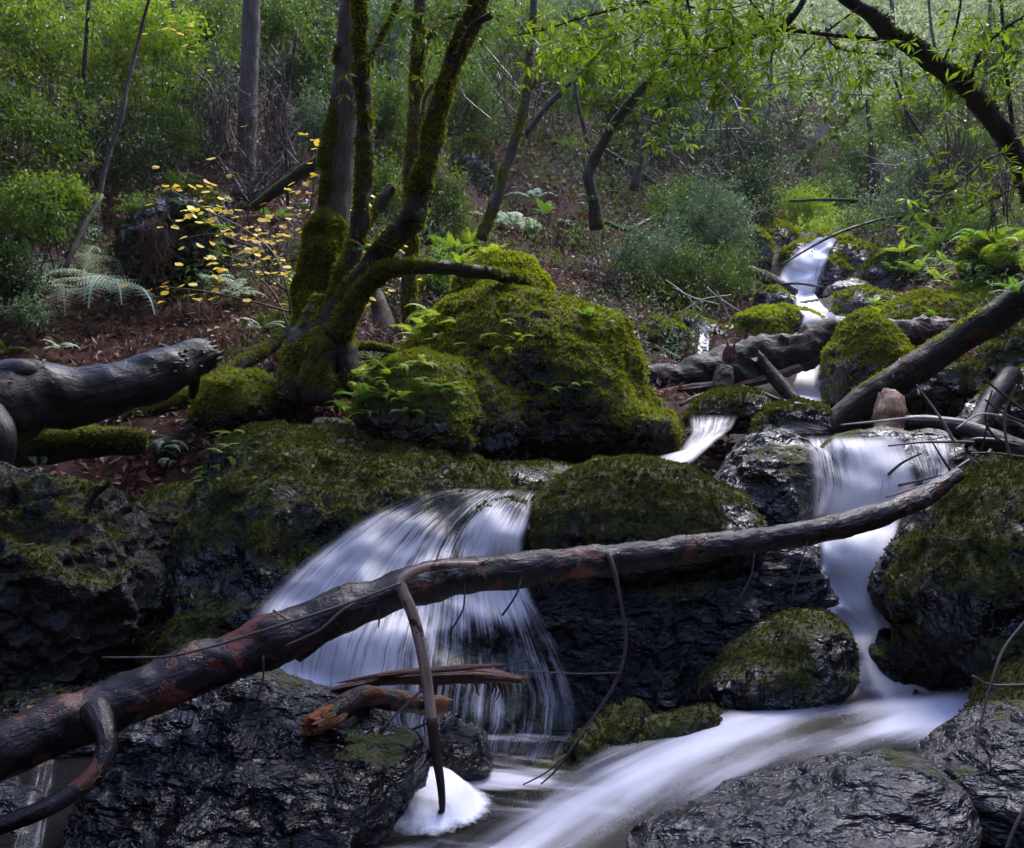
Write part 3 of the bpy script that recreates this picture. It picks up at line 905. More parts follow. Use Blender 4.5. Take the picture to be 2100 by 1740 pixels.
limb(hang, [(1160, 1548, 3.12), (1121, 1584, 3.1), (1072, 1610, 3.08)], [5, 4, 3], sides=5)
o = put('hanging_branch', hang, M['twig'], uv=True)
tag(o, 'thin forked branch hanging from the crossing log in front of the black cliff', 'branch')
# pale broken stick
st = empty('broken_stick', P(880, 1440, 2.82), 'pale barkless bent stick hooked over the crossing log above the foam', 'stick')
child_limb(st, 'stick', [(988, 1158, 2.92), (930, 1159, 2.89), (868, 1166, 2.86), (826, 1188, 2.83), (824, 1206, 2.82), (846, 1260, 2.81), (862, 1320, 2.80), (871, 1370, 2.79), (878, 1420, 2.79), (886, 1480, 2.78),
                        (893, 1540, 2.78), (904, 1610, 2.77), (906, 1662, 2.77)], [12, 17, 19, 22, 24, 24, 24, 23, 23, 21, 19, 15, 9], 'wood_pale', sides=12, step=0.012, rough=0.008)
g = Geo()
for k in range(26):
    a = rng.uniform(-0.6, 1.0)
    l = rng.uniform(15, 42)
    limb(g, [(975 + rng.uniform(-8, 8), 1160 + rng.uniform(-6, 6), 2.91), (975 + l * .5 * math.cos(a), 1163 + l * .6 * math.sin(a), 2.9), (972 + l * .9 * math.cos(a), 1165 + l * math.sin(a), 2.9)], [5, 4, 1], sides=4, rough=0)
put('splintered_end', g, M['wood_pale'], parent=st, uv=True)
child_limb(st, 'charred_end', [(884.5, 1472, 2.775), (893, 1540, 2.775), (904, 1610, 2.765), (906.5, 1664, 2.765), (899, 1668, 2.76)], [23, 21, 17, 13, 7], 'wood_char', sides=10, step=0.02)
for q in [[(878, 1483, 2.78), (828, 1503, 2.8), (770, 1523, 2.82)], [(893, 1552, 2.77), (870, 1560, 2.76), (846, 1557, 2.75)]]:
    child_limb(st, 'twig', q, [6, 5, 3], 'wood_char', sides=5, step=0.02)
g = Geo()
limb(g, [(210, 1349, 2.62), (290, 1349, 2.60), (350, 1346, 2.585), (440, 1325, 2.6), (540, 1293, 2.62), (640, 1262, 2.67), (740, 1228, 2.74), (822, 1196, 2.80)], [4, 5, 5, 6, 6, 7, 7, 6], sides=6, step=0.02, rough=0.001)
limb(g, [(585, 1325, 2.63), (655, 1293, 2.66), (705, 1250, 2.70), (760, 1222, 2.77)], [4, 6, 6, 5], sides=6, step=0.02)
tag(put('long_twig', g, M['twig'], uv=True), 'long thin twig lying along the top of the crossing log', 'twig')
g = Geo()
limb(g, [(672, 1577, 2.62), (755, 1521, 2.72), (817, 1461, 2.76), (869, 1412, 2.77)], [4, 5, 5, 4], sides=6, step=0.02)
tag(put('leaning_twig', g, M['twig'], uv=True), 'straight twig slanting over the large black boulder behind the bent stick', 'twig')
# broken pieces by the wide fall
pl = empty('broken_plank', P(870, 1420, 3.25), 'dark red splintered plank of bark in front of the wide waterfall', 'driftwood')
g = Geo()
limb(g, [(655, 1420, 3.1), (720, 1408, 3.15), (800, 1392, 3.2), (880, 1388, 3.25), (980, 1385, 3.3), (1074, 1394, 3.35)], [10, 24, 36, 46, 48, 20], sides=14, step=0.015, rough=0.05, rscale=14, flat=0.7, jag=0.03)
put('plank', g, M['wood_red'], parent=pl, uv=True, smooth=False)
g = Geo()
limb(g, [(700, 1400, 3.12), (800, 1382, 3.17), (920, 1372, 3.22), (1035, 1364, 3.28)], [6, 18, 20, 9], sides=10, step=0.015, rough=0.03, rscale=16, flat=.6, jag=0.03)
for k in range(16):
    u = rng.uniform(860, 1060)
    limb(g, [(u, 1400, 3.24), (u + rng.uniform(-8, 8), 1420, 3.24), (u + rng.uniform(-14, 10), 1420 + rng.uniform(5, 30), 3.24)], [6, 4, 1], sides=4, rough=0)
put('splinters', g, M['wood_red'], parent=pl, uv=True, smooth=False)
sl = empty('broken_log', P(760, 1470, 2.9), 'short crooked log with raw orange broken ends on the large black boulder', 'log')
g = Geo()
limb(g, [(650, 1484, 2.62), (690, 1460, 2.70), (730, 1436, 2.78), (765, 1430, 2.86), (830, 1440, 2.93), (890, 1446, 2.98)], [46, 50, 50, 46, 44, 38], sides=18, step=0.015, rough=0.03, rscale=10, seed=5)
put('bark', g, M['log_wet'], parent=sl, uv=True)
g = Geo()
limb(g, [(634, 1490, 2.58), (650, 1482, 2.62), (668, 1474, 2.645)], [38, 46, 50], sides=22, step=0.006, rough=0.05, rscale=30, jag=0.03)
put('broken_end', g, M['wood_orange'], parent=sl, uv=True, smooth=False)
g = Geo()
limb(g, [(648, 1497, 2.60), (690, 1476, 2.665), (716, 1455, 2.72)], [16, 28, 12], sides=10, step=0.01, rough=0.03, rscale=20)
put('bare_patch', g, M['wood_orange'], parent=sl, uv=True, smooth=False)
g = Geo()
limb(g, [(872, 1446, 2.955), (895, 1446, 2.98), (912, 1448, 3.0)], [44, 40, 30], sides=20, step=0.006, rough=0.05, rscale=30, jag=0.04)
put('broken_end', g, M['wood_orange'], parent=sl, uv=True, smooth=False)
g = Geo()
limb(g, [(740, 1426, 2.76), (765, 1420, 2.83), (790, 1424, 2.86)], [12, 24, 10], sides=10, step=0.01, rough=0.02, rscale=20)
put('bare_patch', g, M['wood_orange'], parent=sl, uv=True, smooth=False)
# charred log upstream
cl = empty('charred_log', P(1600, 760, 8.3), 'thick charred log lying across the creek behind the pointed mossy boulder', 'log')
g = Geo()
limb(g, [(1318, 790, 8.0), (1380, 779, 8.1), (1460, 768, 8.2), (1550, 745, 8.3), (1640, 722, 8.35), (1710, 700, 8.4), (1800, 694, 8.5), (1880, 682, 8.6), (1905, 678, 8.6)], [62, 84, 88, 92, 90, 84, 70, 56, 52], sides=30, step=0.04, rough=0.10, rscale=6, seed=9)
put('trunk', g, M['log_black'], parent=cl, uv=True, solid=True)
g = Geo()
limb(g, [(1850, 690, 8.52), (1900, 680, 8.56), (1946, 672, 8.6)], [52, 60, 36], sides=22, step=0.03, rough=0.06, rscale=14, jag=0.06)
put('exposed_wood', g, M['wood_red'], parent=cl, uv=True, smooth=False)
g = Geo()
limb(g, [(1500, 795, 8.02), (1570, 778, 8.06), (1640, 752, 8.1)], [10, 20, 12], sides=8, step=0.03, rough=0.03)
put('exposed_wood', g, M['wood_red'], parent=cl, uv=True, smooth=False)
g = Geo()
limb(g, [(1345, 805, 7.8), (1430, 796, 7.88), (1500, 785, 7.95)], [10, 22, 8], sides=8, step=0.03, rough=0.03)
put('exposed_wood', g, M['wood_red'], parent=cl, uv=True, smooth=False)
g = Geo()
limb(g, [(1494, 745, 8.1), (1497, 725, 8.1), (1500, 707, 8.1)], [34, 26, 16], sides=12, step=0.02, rough=0.06, rscale=14, jag=.04)
put('knot', g, M['wood_red'], parent=cl, uv=True, smooth=False)
limb_thing('stub_log', 'rounded rotten stub standing against the charred log', 'stump', [(1480, 802, 7.75), (1482, 778, 7.8), (1484, 756, 7.85)], [42, 44, 34], 'log_black', sides=18, step=0.02, rough=0.05, rscale=10, moss=mossf(.2, .2))
limb_thing('leaning_stick', 'thick dark stick leaning against the front of the charred log', 'stick', [(1553, 733, 7.8), (1580, 765, 7.75), (1610, 800, 7.65), (1636, 825, 7.55)], [26, 28, 28, 22], 'log_black', sides=12, step=0.03, rough=0.03, jag=.05)
limb_thing('thin_dark_branch', 'thin dark branch behind the left end of the charred log', 'branch', [(1305, 698, 9.2), (1345, 715, 9.1), (1380, 732, 9.0), (1402, 742, 8.9)], [8, 13, 14, 14], 'log_black', sides=8, step=0.04, rough=0.01)
limb_thing('thin_dark_branch', 'thin dark branch lying under the charred log beside the leaning stick', 'branch', [(1520, 793, 7.6), (1560, 806, 7.5), (1600, 822, 7.4)], [8, 10, 8], 'log_black', sides=8, step=0.04, rough=0.01)
limb_thing('thin_dark_branch', 'thin dark branch poking out below the left end of the charred log', 'branch', [(1395, 832, 7.2), (1425, 815, 7.3), (1460, 805, 7.5)], [7, 9, 8], 'log_black', sides=8, step=0.04, rough=0.01)
lean, VT, mm = limb_thing('leaning_log', 'long straight dark log with moss on top slanting up to the right edge', 'log',
    [(1672, 902, 6.0), (1720, 866, 6.02), (1800, 806, 6.0), (1880, 754, 5.95), (1960, 702, 5.9), (2040, 652, 5.8), (2100, 612, 5.72), (2230, 530, 5.5)], [48, 60, 67, 67, 65, 64, 64, 62], 'log_black',
    sides=28, step=0.03, rough=0.03, seed=13, moss=lambda V, N: np.clip(-.16 + .75 * np.clip(N[:, 2], 0, 1) * sstep(2.25, 1.7, np.abs(V[:, 2] - 2.05) * 6) + .3 * fbm(V * 3, 3, 6), 0, 1) )
moss_tufts(lean, VT[0], VT[1], mm[:len(VT[0])], 2600, .018, 'moss_bright')
limb_thing('rotten_stump', 'reddish brown rotten stump standing in the water under the leaning log', 'stump', [(1817, 925, 5.45), (1818, 885, 5.5), (1822, 850, 5.6), (1826, 822, 5.7)], [60, 58, 62, 54], 'wood_rust', sides=22, step=0.02, rough=0.06, rscale=9, jag=.06)
fb = empty('forked_branch', P(1990, 900, 5.0), 'grey wet forked branch with bare twigs reaching in from the right edge', 'branch')
child_limb(fb, 'limb', [(1855, 868, 5.35), (1900, 872, 5.3), (1960, 880, 5.2), (2020, 900, 5.1), (2080, 925, 5.0), (2180, 960, 4.9)], [30, 40, 46, 52, 58, 60], 'log_smooth', sides=18, step=0.03, rough=0.02)
child_limb(fb, 'limb', [(2075, 770, 5.5), (2030, 830, 5.35), (1995, 890, 5.2), (1970, 945, 5.0), (1950, 985, 4.85)], [46, 44, 40, 38, 30], 'log_smooth', sides=16, step=0.03, rough=0.02)
child_limb(fb, 'limb', [(1976, 922, 4.95), (1995, 905, 4.85), (2030, 905, 4.8), (2080, 910, 4.75)], [8, 13, 14, 15], 'log_smooth', sides=10, step=0.03)
TW = [[(1724, 872), (1797, 865), (1887, 857), (1974, 865)], [(1822, 915), (1887, 908), (1950, 907), (1996, 908)], [(1818, 1020), (1869, 1004), (1923, 986), (1988, 944)],
      [(1728, 1176), (1793, 1114), (1858, 1064), (1900, 1030)], [(1985, 937), (2032, 973), (2100, 1020), (2180, 1060)], [(1956, 1176), (1960, 1107), (1970, 1028), (2007, 955), (2032, 923)],
      [(1818, 1176), (1840, 1130), (1880, 1082)], [(1773, 1271), (1775, 1240), (1807, 1190), (1854, 1110), (1890, 1060)], [(2055, 1225), (2060, 1180), (2080, 1110), (2100, 1060), (2120, 960)],
      [(1910, 905), (1945, 960), (1970, 990)], [(2020, 820), (2060, 850), (2110, 870)], [(2035, 800), (2020, 860), (2045, 900), (2090, 915)], [(1960, 880), (2010, 850), (2070, 860), (2120, 890)],
      [(2060, 1000), (2075, 1070), (2105, 1130)], [(1990, 930), (2040, 930), (2110, 940)], [(2025, 870), (2010, 930), (1985, 975), (1945, 1015)], [(1880, 790), (1930, 860), (1955, 905)],
      [(1890, 930), (1850, 950), (1820, 975)], [(2095, 980), (2030, 1040), (1990, 1110)], [(2000, 760), (2045, 800), (2110, 850)], [(2085, 790), (2060, 850), (2070, 930), (2100, 990)], [(1930, 975), (1870, 990), (1830, 998)]]
for k, q in enumerate(TW):
    n = len(q)
    dd = np.linspace(4.45, 4.75, n) if k % 2 else np.linspace(4.2, 4.6, n)
    child_limb(fb, 'twig', [(a, b, e) for (a, b), e in zip(q, dd)], np.linspace(3.5, 7.5, n), 'twig' if k % 4 else 'twig_pale', sides=5, step=0.03, rough=0.003)
for lab, q, w in [('long thin cane arching in front of the small mossy rock at right', [(1985, 1612, 2.6), (2014, 1472, 2.7), (2039, 1381, 2.75), (2061, 1327, 2.8), (2110, 1265, 2.85)], [4, 5, 6, 6, 6]),
                  ('short reddish cane leaving the picture at the lower right corner', [(2060, 1752, 2.1), (2080, 1700, 2.12), (2110, 1640, 2.15)], [8, 8, 8]),
                  ('short dead twig lying on the small mossy rock at right', [(1994, 1386, 2.95), (2032, 1405, 2.95), (2110, 1405, 2.95)], [5, 6, 6])]:
    limb_thing('bare_cane', lab, 'twig', q, w, 'twig', sides=6, step=0.02, rough=0.001)
# the thick log on the left
tl = empty('thick_log', P(150, 800, 4.8), 'thick smooth dark log with a root end sticking in from the left edge', 'log')
g = Geo()
tl_V, tl_T = limb(g, [(-140, 880, 4.35), (-40, 850, 4.5), (20, 822, 4.6), (80, 808, 4.7), (150, 812, 4.8), (230, 800, 4.9), (310, 776, 5.05), (370, 748, 5.2), (410, 732, 5.3), (432, 722, 5.35)], [190, 190, 170, 140, 122, 106, 98, 88, 78, 60], sides=44, step=0.018, rough=0.032, rscale=7, seed=31, jag=0.04, moss=mossf(.0, .35, .35, 2.5))
put('trunk', g, M['log_smooth'], parent=tl, uv=True, solid=True)
child_limb(tl, 'root', [(-30, 860, 4.35), (2, 895, 4.3), (6, 935, 4.28), (0, 975, 4.28)], [90, 62, 46, 40], 'log_smooth', sides=16, step=0.02, rough=0.02)
child_limb(tl, 'root', [(-20, 780, 4.5), (50, 762, 4.55), (66, 780, 4.6)], [60, 50, 30], 'log_smooth', sides=14, step=0.02, rough=0.02)
child_limb(tl, 'branch_stub', [(395, 750, 5.3), (398, 790, 5.35), (392, 815, 5.4)], [30, 24, 14], 'log_black', sides=10, step=0.02, rough=0.02)
g = Geo()
g = Geo()
for nm, lab, q, w, mo in [('mossy_log', 'moss hung log lying below the thick smooth log', [(-20, 925, 5.0), (60, 918, 5.0), (160, 908, 5.05), (240, 905, 5.1), (300, 908, 5.15)], [80, 78, 70, 60, 48], .62),
                          ('mossy_log', 'moss streaked log sloping from under the thick log up to the mossy tree', [(225, 862, 5.9), (320, 836, 6.0), (400, 805, 6.1), (480, 757, 6.3), (560, 706, 6.6), (600, 680, 6.7)], [34, 36, 36, 34, 32, 28], .42),
                          ('mossy_log', 'slanting mossy dead trunk behind the yellow leaves', [(522, 425, 10.5), (560, 395, 10.4), (610, 360, 10.3), (665, 325, 10.2)], [20, 24, 26, 26], .35),
                          ('fallen_log', 'dark fallen trunk beside the upper waterfall', [(1535, 552, 14.0), (1570, 570, 13.8), (1605, 588, 13.6), (1632, 600, 13.4)], [16, 26, 24, 14], .1),
                          ('driftwood_branch', 'small branch caught across the foot of the upper waterfall', [(1605, 583, 13.5), (1640, 582, 13.4), (1690, 590, 13.3)], [5, 6, 4], .0),
                          ('fallen_pole', 'thin horizontal pole above the upper waterfall', [(1620, 413, 18), (1700, 410, 18), (1790, 414, 18), (1860, 420, 18.2), (1905, 440, 18.5)], [5, 7, 8, 8, 6], .3),
                          ('fallen_pole', 'long thin branch slanting over the upper waterfall', [(1600, 545, 13), (1650, 515, 13.2), (1720, 478, 13.5), (1800, 452, 14), (1850, 445, 14.3)], [4, 5, 6, 6, 5], .0),
                          ('dead_branch', 'dead branch lying on the brown slope', [(1230, 300, 17), (1300, 345, 16.4), (1360, 390, 15.8), (1420, 440, 15)], [8, 9, 9, 7], .2),
                          ('dead_branch', 'second dead branch lying below on the brown slope', [(1240, 455, 14), (1290, 470, 13.6), (1350, 440, 14.2)], [8, 10, 6], .1),
                          ('broken_stump', 'broken dark stump behind the arching mossy bough', [(790, 690, 8.2), (785, 650, 8.3), (772, 610, 8.4), (765, 585, 8.4)], [50, 40, 34, 18], .05),
                          ('broken_snag', 'thin broken dark snag in the shrubs right of centre', [(1518, 520, 14), (1516, 470, 14), (1512, 460, 14)], [6, 6, 5], 0),
                          ('thin_root', 'mossy fallen limb running right from the mossy tree base', [(680, 735, 6.2), (720, 712, 6.4), (770, 712, 6.5), (830, 725, 6.4)], [26, 22, 20, 12], .6)]:
    o, VT, mm = limb_thing(nm, lab, 'log' if 'log' in nm or 'stump' in nm else 'branch', q, w, 'bark_dark' if nm != 'broken_stump' else 'bark_brown', sides=14, step=0.05, rough=0.03, moss=mossf(mo))
    if mo > .4:
        moss_tufts(o, VT[0], VT[1], mm[:len(VT[0])], 2500, .02, 'moss', hang=.5 if mo > .6 else 0)
# white snag sticks by the creek
g = Geo()
for q in [[(1470, 598), (1490, 640), (1502, 662)], [(1380, 590), (1420, 610), (1475, 625)], [(1400, 640), (1440, 615), (1500, 605)], [(1365, 575), (1400, 600), (1440, 640)], [(1450, 590), (1475, 612), (1520, 640)]]:
    limb(g, [(a, b, 10.2 + .02 * i) for i, (a, b) in enumerate(q)], [3.5, 3, 2], sides=4, rough=0.004)
tag(put('bleached_twigs', g, M['twig_pale'], uv=True), 'spray of bleached bare twigs beside the small stones', 'twig')


# ---------------------------------------------------------------- standing trees
CROWNS = []


def tree(name, label, cat, limbs, mat, base, moss=.2, kz=.1, tuft=0, hang=.5, mossmat='moss', sides=16, step=.06, rough=.03, group=None, tsize=.018):
    """limbs: list of (part name, [(u,v,d)...], widths, material or None)."""
    t = empty(name, base, label, cat, group)
    t['base_xyz'] = [float(x) for x in base]
    for nm, q, w, mm in limbs:
        g = Geo()
        V_, T_ = limb(g, q, w, sides=sides, step=step, rough=rough, rscale=7, seed=int(abs(q[0][0])) % 71, moss=mossf(moss, kz, .3))
        o = put(nm, g, M[mm or mat], parent=t, uv=True, solid=True)
        if tuft:
            moss_tufts(o, V_, T_, np.concatenate(g.A['moss'])[:len(V_)], tuft, tsize, mossmat, hang)
    return t


maple = tree('mossy_maple', 'dark moss clad tree with several stems fanning up from one base in the middle', 'tree',
    [('trunk', [(655, 810, 6.1), (655, 770, 6.1), (662, 720, 6.1), (672, 670, 6.12), (690, 620, 6.15), (708, 560, 6.2), (728, 500, 6.2), (740, 430, 6.2), (747, 350, 6.2), (748, 270, 6.2), (744, 180, 6.2), (738, 90, 6.2), (734, -80, 6.2), (730, -260, 6.2)],
      [146, 128, 104, 72, 50, 42, 38, 36, 34, 34, 33, 31, 29, 26], None),
     ('stem', [(668, 720, 6.15), (700, 640, 6.1), (740, 570, 6.05), (790, 510, 6.0), (838, 458, 5.95), (858, 410, 5.95), (874, 340, 5.95), (895, 250, 5.95), (922, 150, 5.95), (950, 80, 5.95), (978, 10, 5.95), (1010, -90, 5.95), (1060, -260, 5.95)],
      [74, 58, 49, 46, 48, 43, 42, 42, 40, 39, 36, 34, 26], None),
     ('bough', [(690, 690, 5.95), (716, 640, 5.9), (748, 590, 5.85), (790, 556, 5.8), (840, 547, 5.8), (900, 550, 5.85), (960, 556, 5.95), (1020, 564, 6.1), (1065, 572, 6.3), (1090, 590, 6.5)],
      [60, 48, 42, 38, 34, 30, 28, 28, 26, 22], None),
     ('stub', [(735, 470, 6.2), (765, 440, 6.3), (785, 410, 6.35), (803, 382, 6.4)], [30, 26, 24, 20], None),
     ('stub', [(840, 455, 5.95), (862, 436, 5.9), (868, 430, 5.9)], [40, 26, 18], None),
     ('root', [(662, 610, 6.2), (632, 670, 6.1), (610, 730, 6.0), (598, 790, 5.92), (590, 830, 5.85)], [30, 50, 56, 50, 44], None),
     ('root', [(672, 660, 6.1), (700, 710, 6.0), (716, 760, 5.95), (730, 815, 5.9)], [46, 52, 46, 34], None),
     ('root', [(660, 690, 6.0), (655, 740, 5.9), (650, 790, 5.82), (648, 830, 5.8)], [60, 72, 74, 60], None),
     ('branch', [(900, 230, 5.95), (930, 150, 5.8), (965, 60, 5.7), (1010, 30, 5.6)], [14, 12, 12, 14], None),
     ('branch', [(760, 120, 6.2), (790, 60, 6.3), (810, 20, 6.3), (840, -40, 6.3)], [12, 12, 10, 8], None)],
    'bark_dark', P(655, 815, 6.1), moss=.5, kz=.2, tuft=6000, hang=.6, mossmat='moss', sides=22, step=.03, rough=.07, tsize=.026)
greyt = tree('grey_barked_tree', 'straight furrowed grey trunk with a thick orange green moss collar behind the mossy tree', 'tree',
    [('trunk', [(642, 760, 7.1), (650, 690, 7.1), (660, 600, 7.1), (674, 500, 7.1), (688, 400, 7.1), (697, 310, 7.1), (707, 220, 7.1), (716, 130, 7.1), (722, 40, 7.1), (728, -80, 7.1), (735, -300, 7.1)], [100, 84, 74, 68, 66, 64, 62, 58, 54, 50, 40], None)],
    'bark_grey', P(642, 770, 7.1), moss=.12, kz=0, sides=28, step=.04, rough=.025)
g = Geo()
V_, T_ = limb(g, [(640, 740, 7.02), (648, 680, 7.02), (655, 600, 7.02), (664, 530, 7.02), (672, 470, 7.02), (678, 435, 7.05)], [100, 94, 92, 88, 76, 48], sides=28, step=.03, rough=.09, rscale=6, moss=lambda V, N: np.full(len(V), .95))
o = put('moss_collar', g, M['bark_dark'], parent=greyt, uv=True)
moss_tufts(o, V_, T_, np.concatenate(g.A['moss'])[:len(V_)], 5200, .026, 'moss', .5)
for q, w in [([(664, 345, 7.0), (672, 300, 7.0), (682, 250, 7.02), (690, 200, 7.05)], [20, 34, 28, 14]), ([(660, 420, 7.0), (672, 380, 7.0), (676, 350, 7.0)], [14, 28, 16]), ([(690, 130, 7.05), (698, 100, 7.05)], [18, 22])]:
    g = Geo()
    V_, T_ = limb(g, q, w, sides=14, step=.03, rough=.06, rscale=8, moss=lambda V, N: np.full(len(V), .9))
    o = put('moss_patch', g, M['bark_dark'], parent=greyt, uv=True)
    moss_tufts(o, V_, T_, np.concatenate(g.A['moss'])[:len(V_)], 4200, .024, 'moss', .4)
slim = tree('slim_mossy_tree', 'slim upright trunk ragged with moss between the fanned stems', 'tree',
    [('trunk', [(838, 680, 8.2), (838, 600, 8.2), (842, 500, 8.2), (844, 400, 8.2), (847, 300, 8.2), (852, 200, 8.2), (858, 110, 8.2), (862, 0, 8.2), (866, -150, 8.2)], [32, 30, 30, 30, 28, 28, 28, 26, 20], None),
     ('branch', [(846, 180, 8.2), (868, 110, 8.1), (885, 70, 8.0), (940, 30, 7.9), (985, 28, 7.8)], [12, 12, 11, 10, 8], None),
     ('branch', [(846, 300, 8.2), (866, 250, 8.2), (872, 200, 8.2), (900, 160, 8.2)], [9, 9, 8, 6], None)],
    'bark_brown', P(838, 690, 8.2), moss=.45, kz=.1, tuft=5000, hang=.5, mossmat='moss', sides=14, step=.04, rough=.1, tsize=.03)
tree('crooked_mossy_tree', 'crooked moss yellow trunk rising from the brown slope right of the fanned stems', 'tree',
    [('trunk', [(985, 490, 12), (1000, 455, 12), (1022, 400, 12), (1035, 350, 12), (1052, 300, 12), (1068, 250, 12), (1082, 180, 12), (1088, 100, 12), (1095, 0, 12), (1100, -120, 12)], [26, 24, 24, 20, 21, 20, 18, 17, 16, 12], None),
     ('branch', [(1080, 200, 12), (1110, 150, 12), (1150, 110, 12.1), (1200, 60, 12.2)], [8, 7, 6, 4], 'bark_dark')],
    'bark_brown', P(985, 495, 12), moss=.5, kz=.1, tuft=2400, hang=.4, sides=12, step=.06, rough=.06, tsize=.03)
bay = tree('bent_bay_tree', 'dark bent tree arching from the slope toward the bright upper right', 'tree',
    [('trunk', [(1222, 470, 12), (1220, 430, 12), (1212, 385, 12), (1206, 360, 12), (1220, 325, 12), (1250, 270, 11.8), (1285, 220, 11.5), (1325, 175, 11.2), (1360, 150, 11), (1400, 125, 10.8), (1460, 95, 10.6), (1530, 72, 10.4), (1600, 62, 10.2)],
      [30, 26, 24, 24, 22, 20, 19, 18, 17, 15, 12, 10, 7], None),
     ('branch', [(1360, 150, 11), (1372, 110, 11), (1390, 70, 11), (1410, 10, 11)], [8, 7, 6, 4], None),
     ('branch', [(1530, 72, 10.4), (1580, 40, 10.3), (1640, -10, 10.2)], [8, 7, 6], None)],
    'bark_dark', P(1222, 478, 12), moss=.28, kz=.3, tuft=1500, hang=0, sides=12, step=.06, rough=.04, tsize=.025)
arch = tree('arching_mossy_tree', 'thick mossy trunk arching over the upper right corner', 'tree',
    [('trunk', [(2230, 700, 5.4), (2190, 580, 5.4), (2140, 450, 5.4), (2110, 370, 5.4), (2078, 305, 5.35), (2035, 245, 5.3), (1985, 188, 5.25), (1930, 140, 5.2), (1875, 100, 5.15), (1830, 72, 5.1), (1785, 30, 5.05), (1735, -5, 5.0), (1650, -90, 5.0), (1560, -200, 5.0)],
      [58, 52, 46, 44, 42, 42, 40, 39, 36, 33, 30, 27, 23, 18], None),
     ('branch', [(1880, 100, 5.15), (1800, 82, 5.0), (1700, 72, 4.9), (1600, 62, 4.8), (1540, 78, 4.8), (1480, 100, 4.8), (1410, 140, 4.8)], [10, 8, 8, 8, 8, 7, 5], None),
     ('branch', [(1600, 62, 4.8), (1630, 30, 4.8), (1660, -20, 4.8)], [14, 12, 10], None),
     ('branch', [(1520, -30, 4.6), (1545, 10, 4.6), (1570, 45, 4.6), (1590, 75, 4.6), (1580, 130, 4.6)], [6, 5, 5, 4, 3], None),
     ('branch', [(1400, -30, 4.7), (1415, 30, 4.7), (1408, 80, 4.7), (1430, 120, 4.7)], [6, 5, 4, 2], None),
     ('branch', [(1440, -25, 4.9), (1320, 5, 4.9), (1200, 35, 5), (1120, 60, 5.05), (1050, 75, 5.1)], [5, 5, 4, 3, 2], None),
     ('branch', [(1350, -30, 5), (1400, 10, 5), (1470, 20, 4.9), (1530, 10, 4.9)], [4, 4, 4, 3], None),
     ('branch', [(1690, 70, 4.9), (1720, 100, 4.85), (1790, 110, 4.8), (1830, 115, 4.8)], [4, 4, 3, 2], None),
     ('branch', [(1770, 10, 5.0), (1690, 70, 4.9), (1640, 120, 4.8)], [4, 4, 2], None),
     ('branch', [(2078, 305, 5.3), (2020, 330, 5.0), (1960, 380, 4.9), (1900, 430, 4.8)], [6, 5, 4, 2], None),
     ('branch', [(2110, 370, 5.3), (2050, 400, 5.0), (1985, 440, 4.9)], [6, 5, 3], None),
     ('branch', [(1985, 188, 5.2), (2010, 110, 5.1), (2060, 60, 5.0), (2120, 20, 5.0)], [7, 6, 5, 4], None),
     ('branch', [(1930, 140, 5.2), (1960, 60, 5.1), (1975, -30, 5.1)], [6, 5, 4], None)],
    'bark_dark', P(2230, 715, 5.4), moss=.40, kz=.2, tuft=6000, hang=.45, mossmat='moss_dark', sides=16, step=.03, rough=.06, tsize=.022)
tree('grey_forest_tree', 'pale grey trunk standing alone in the shrubs at upper left', 'tree',
    [('trunk', [(505, 405, 12), (505, 370, 12), (506, 320, 12), (508, 240, 12), (511, 160, 12), (514, 70, 12), (517, -40, 12), (520, -200, 12)], [64, 46, 38, 38, 36, 36, 34, 28], None)],
    'bark_grey', P(505, 410, 12), moss=.2, kz=0, sides=20, step=.06, rough=.02)
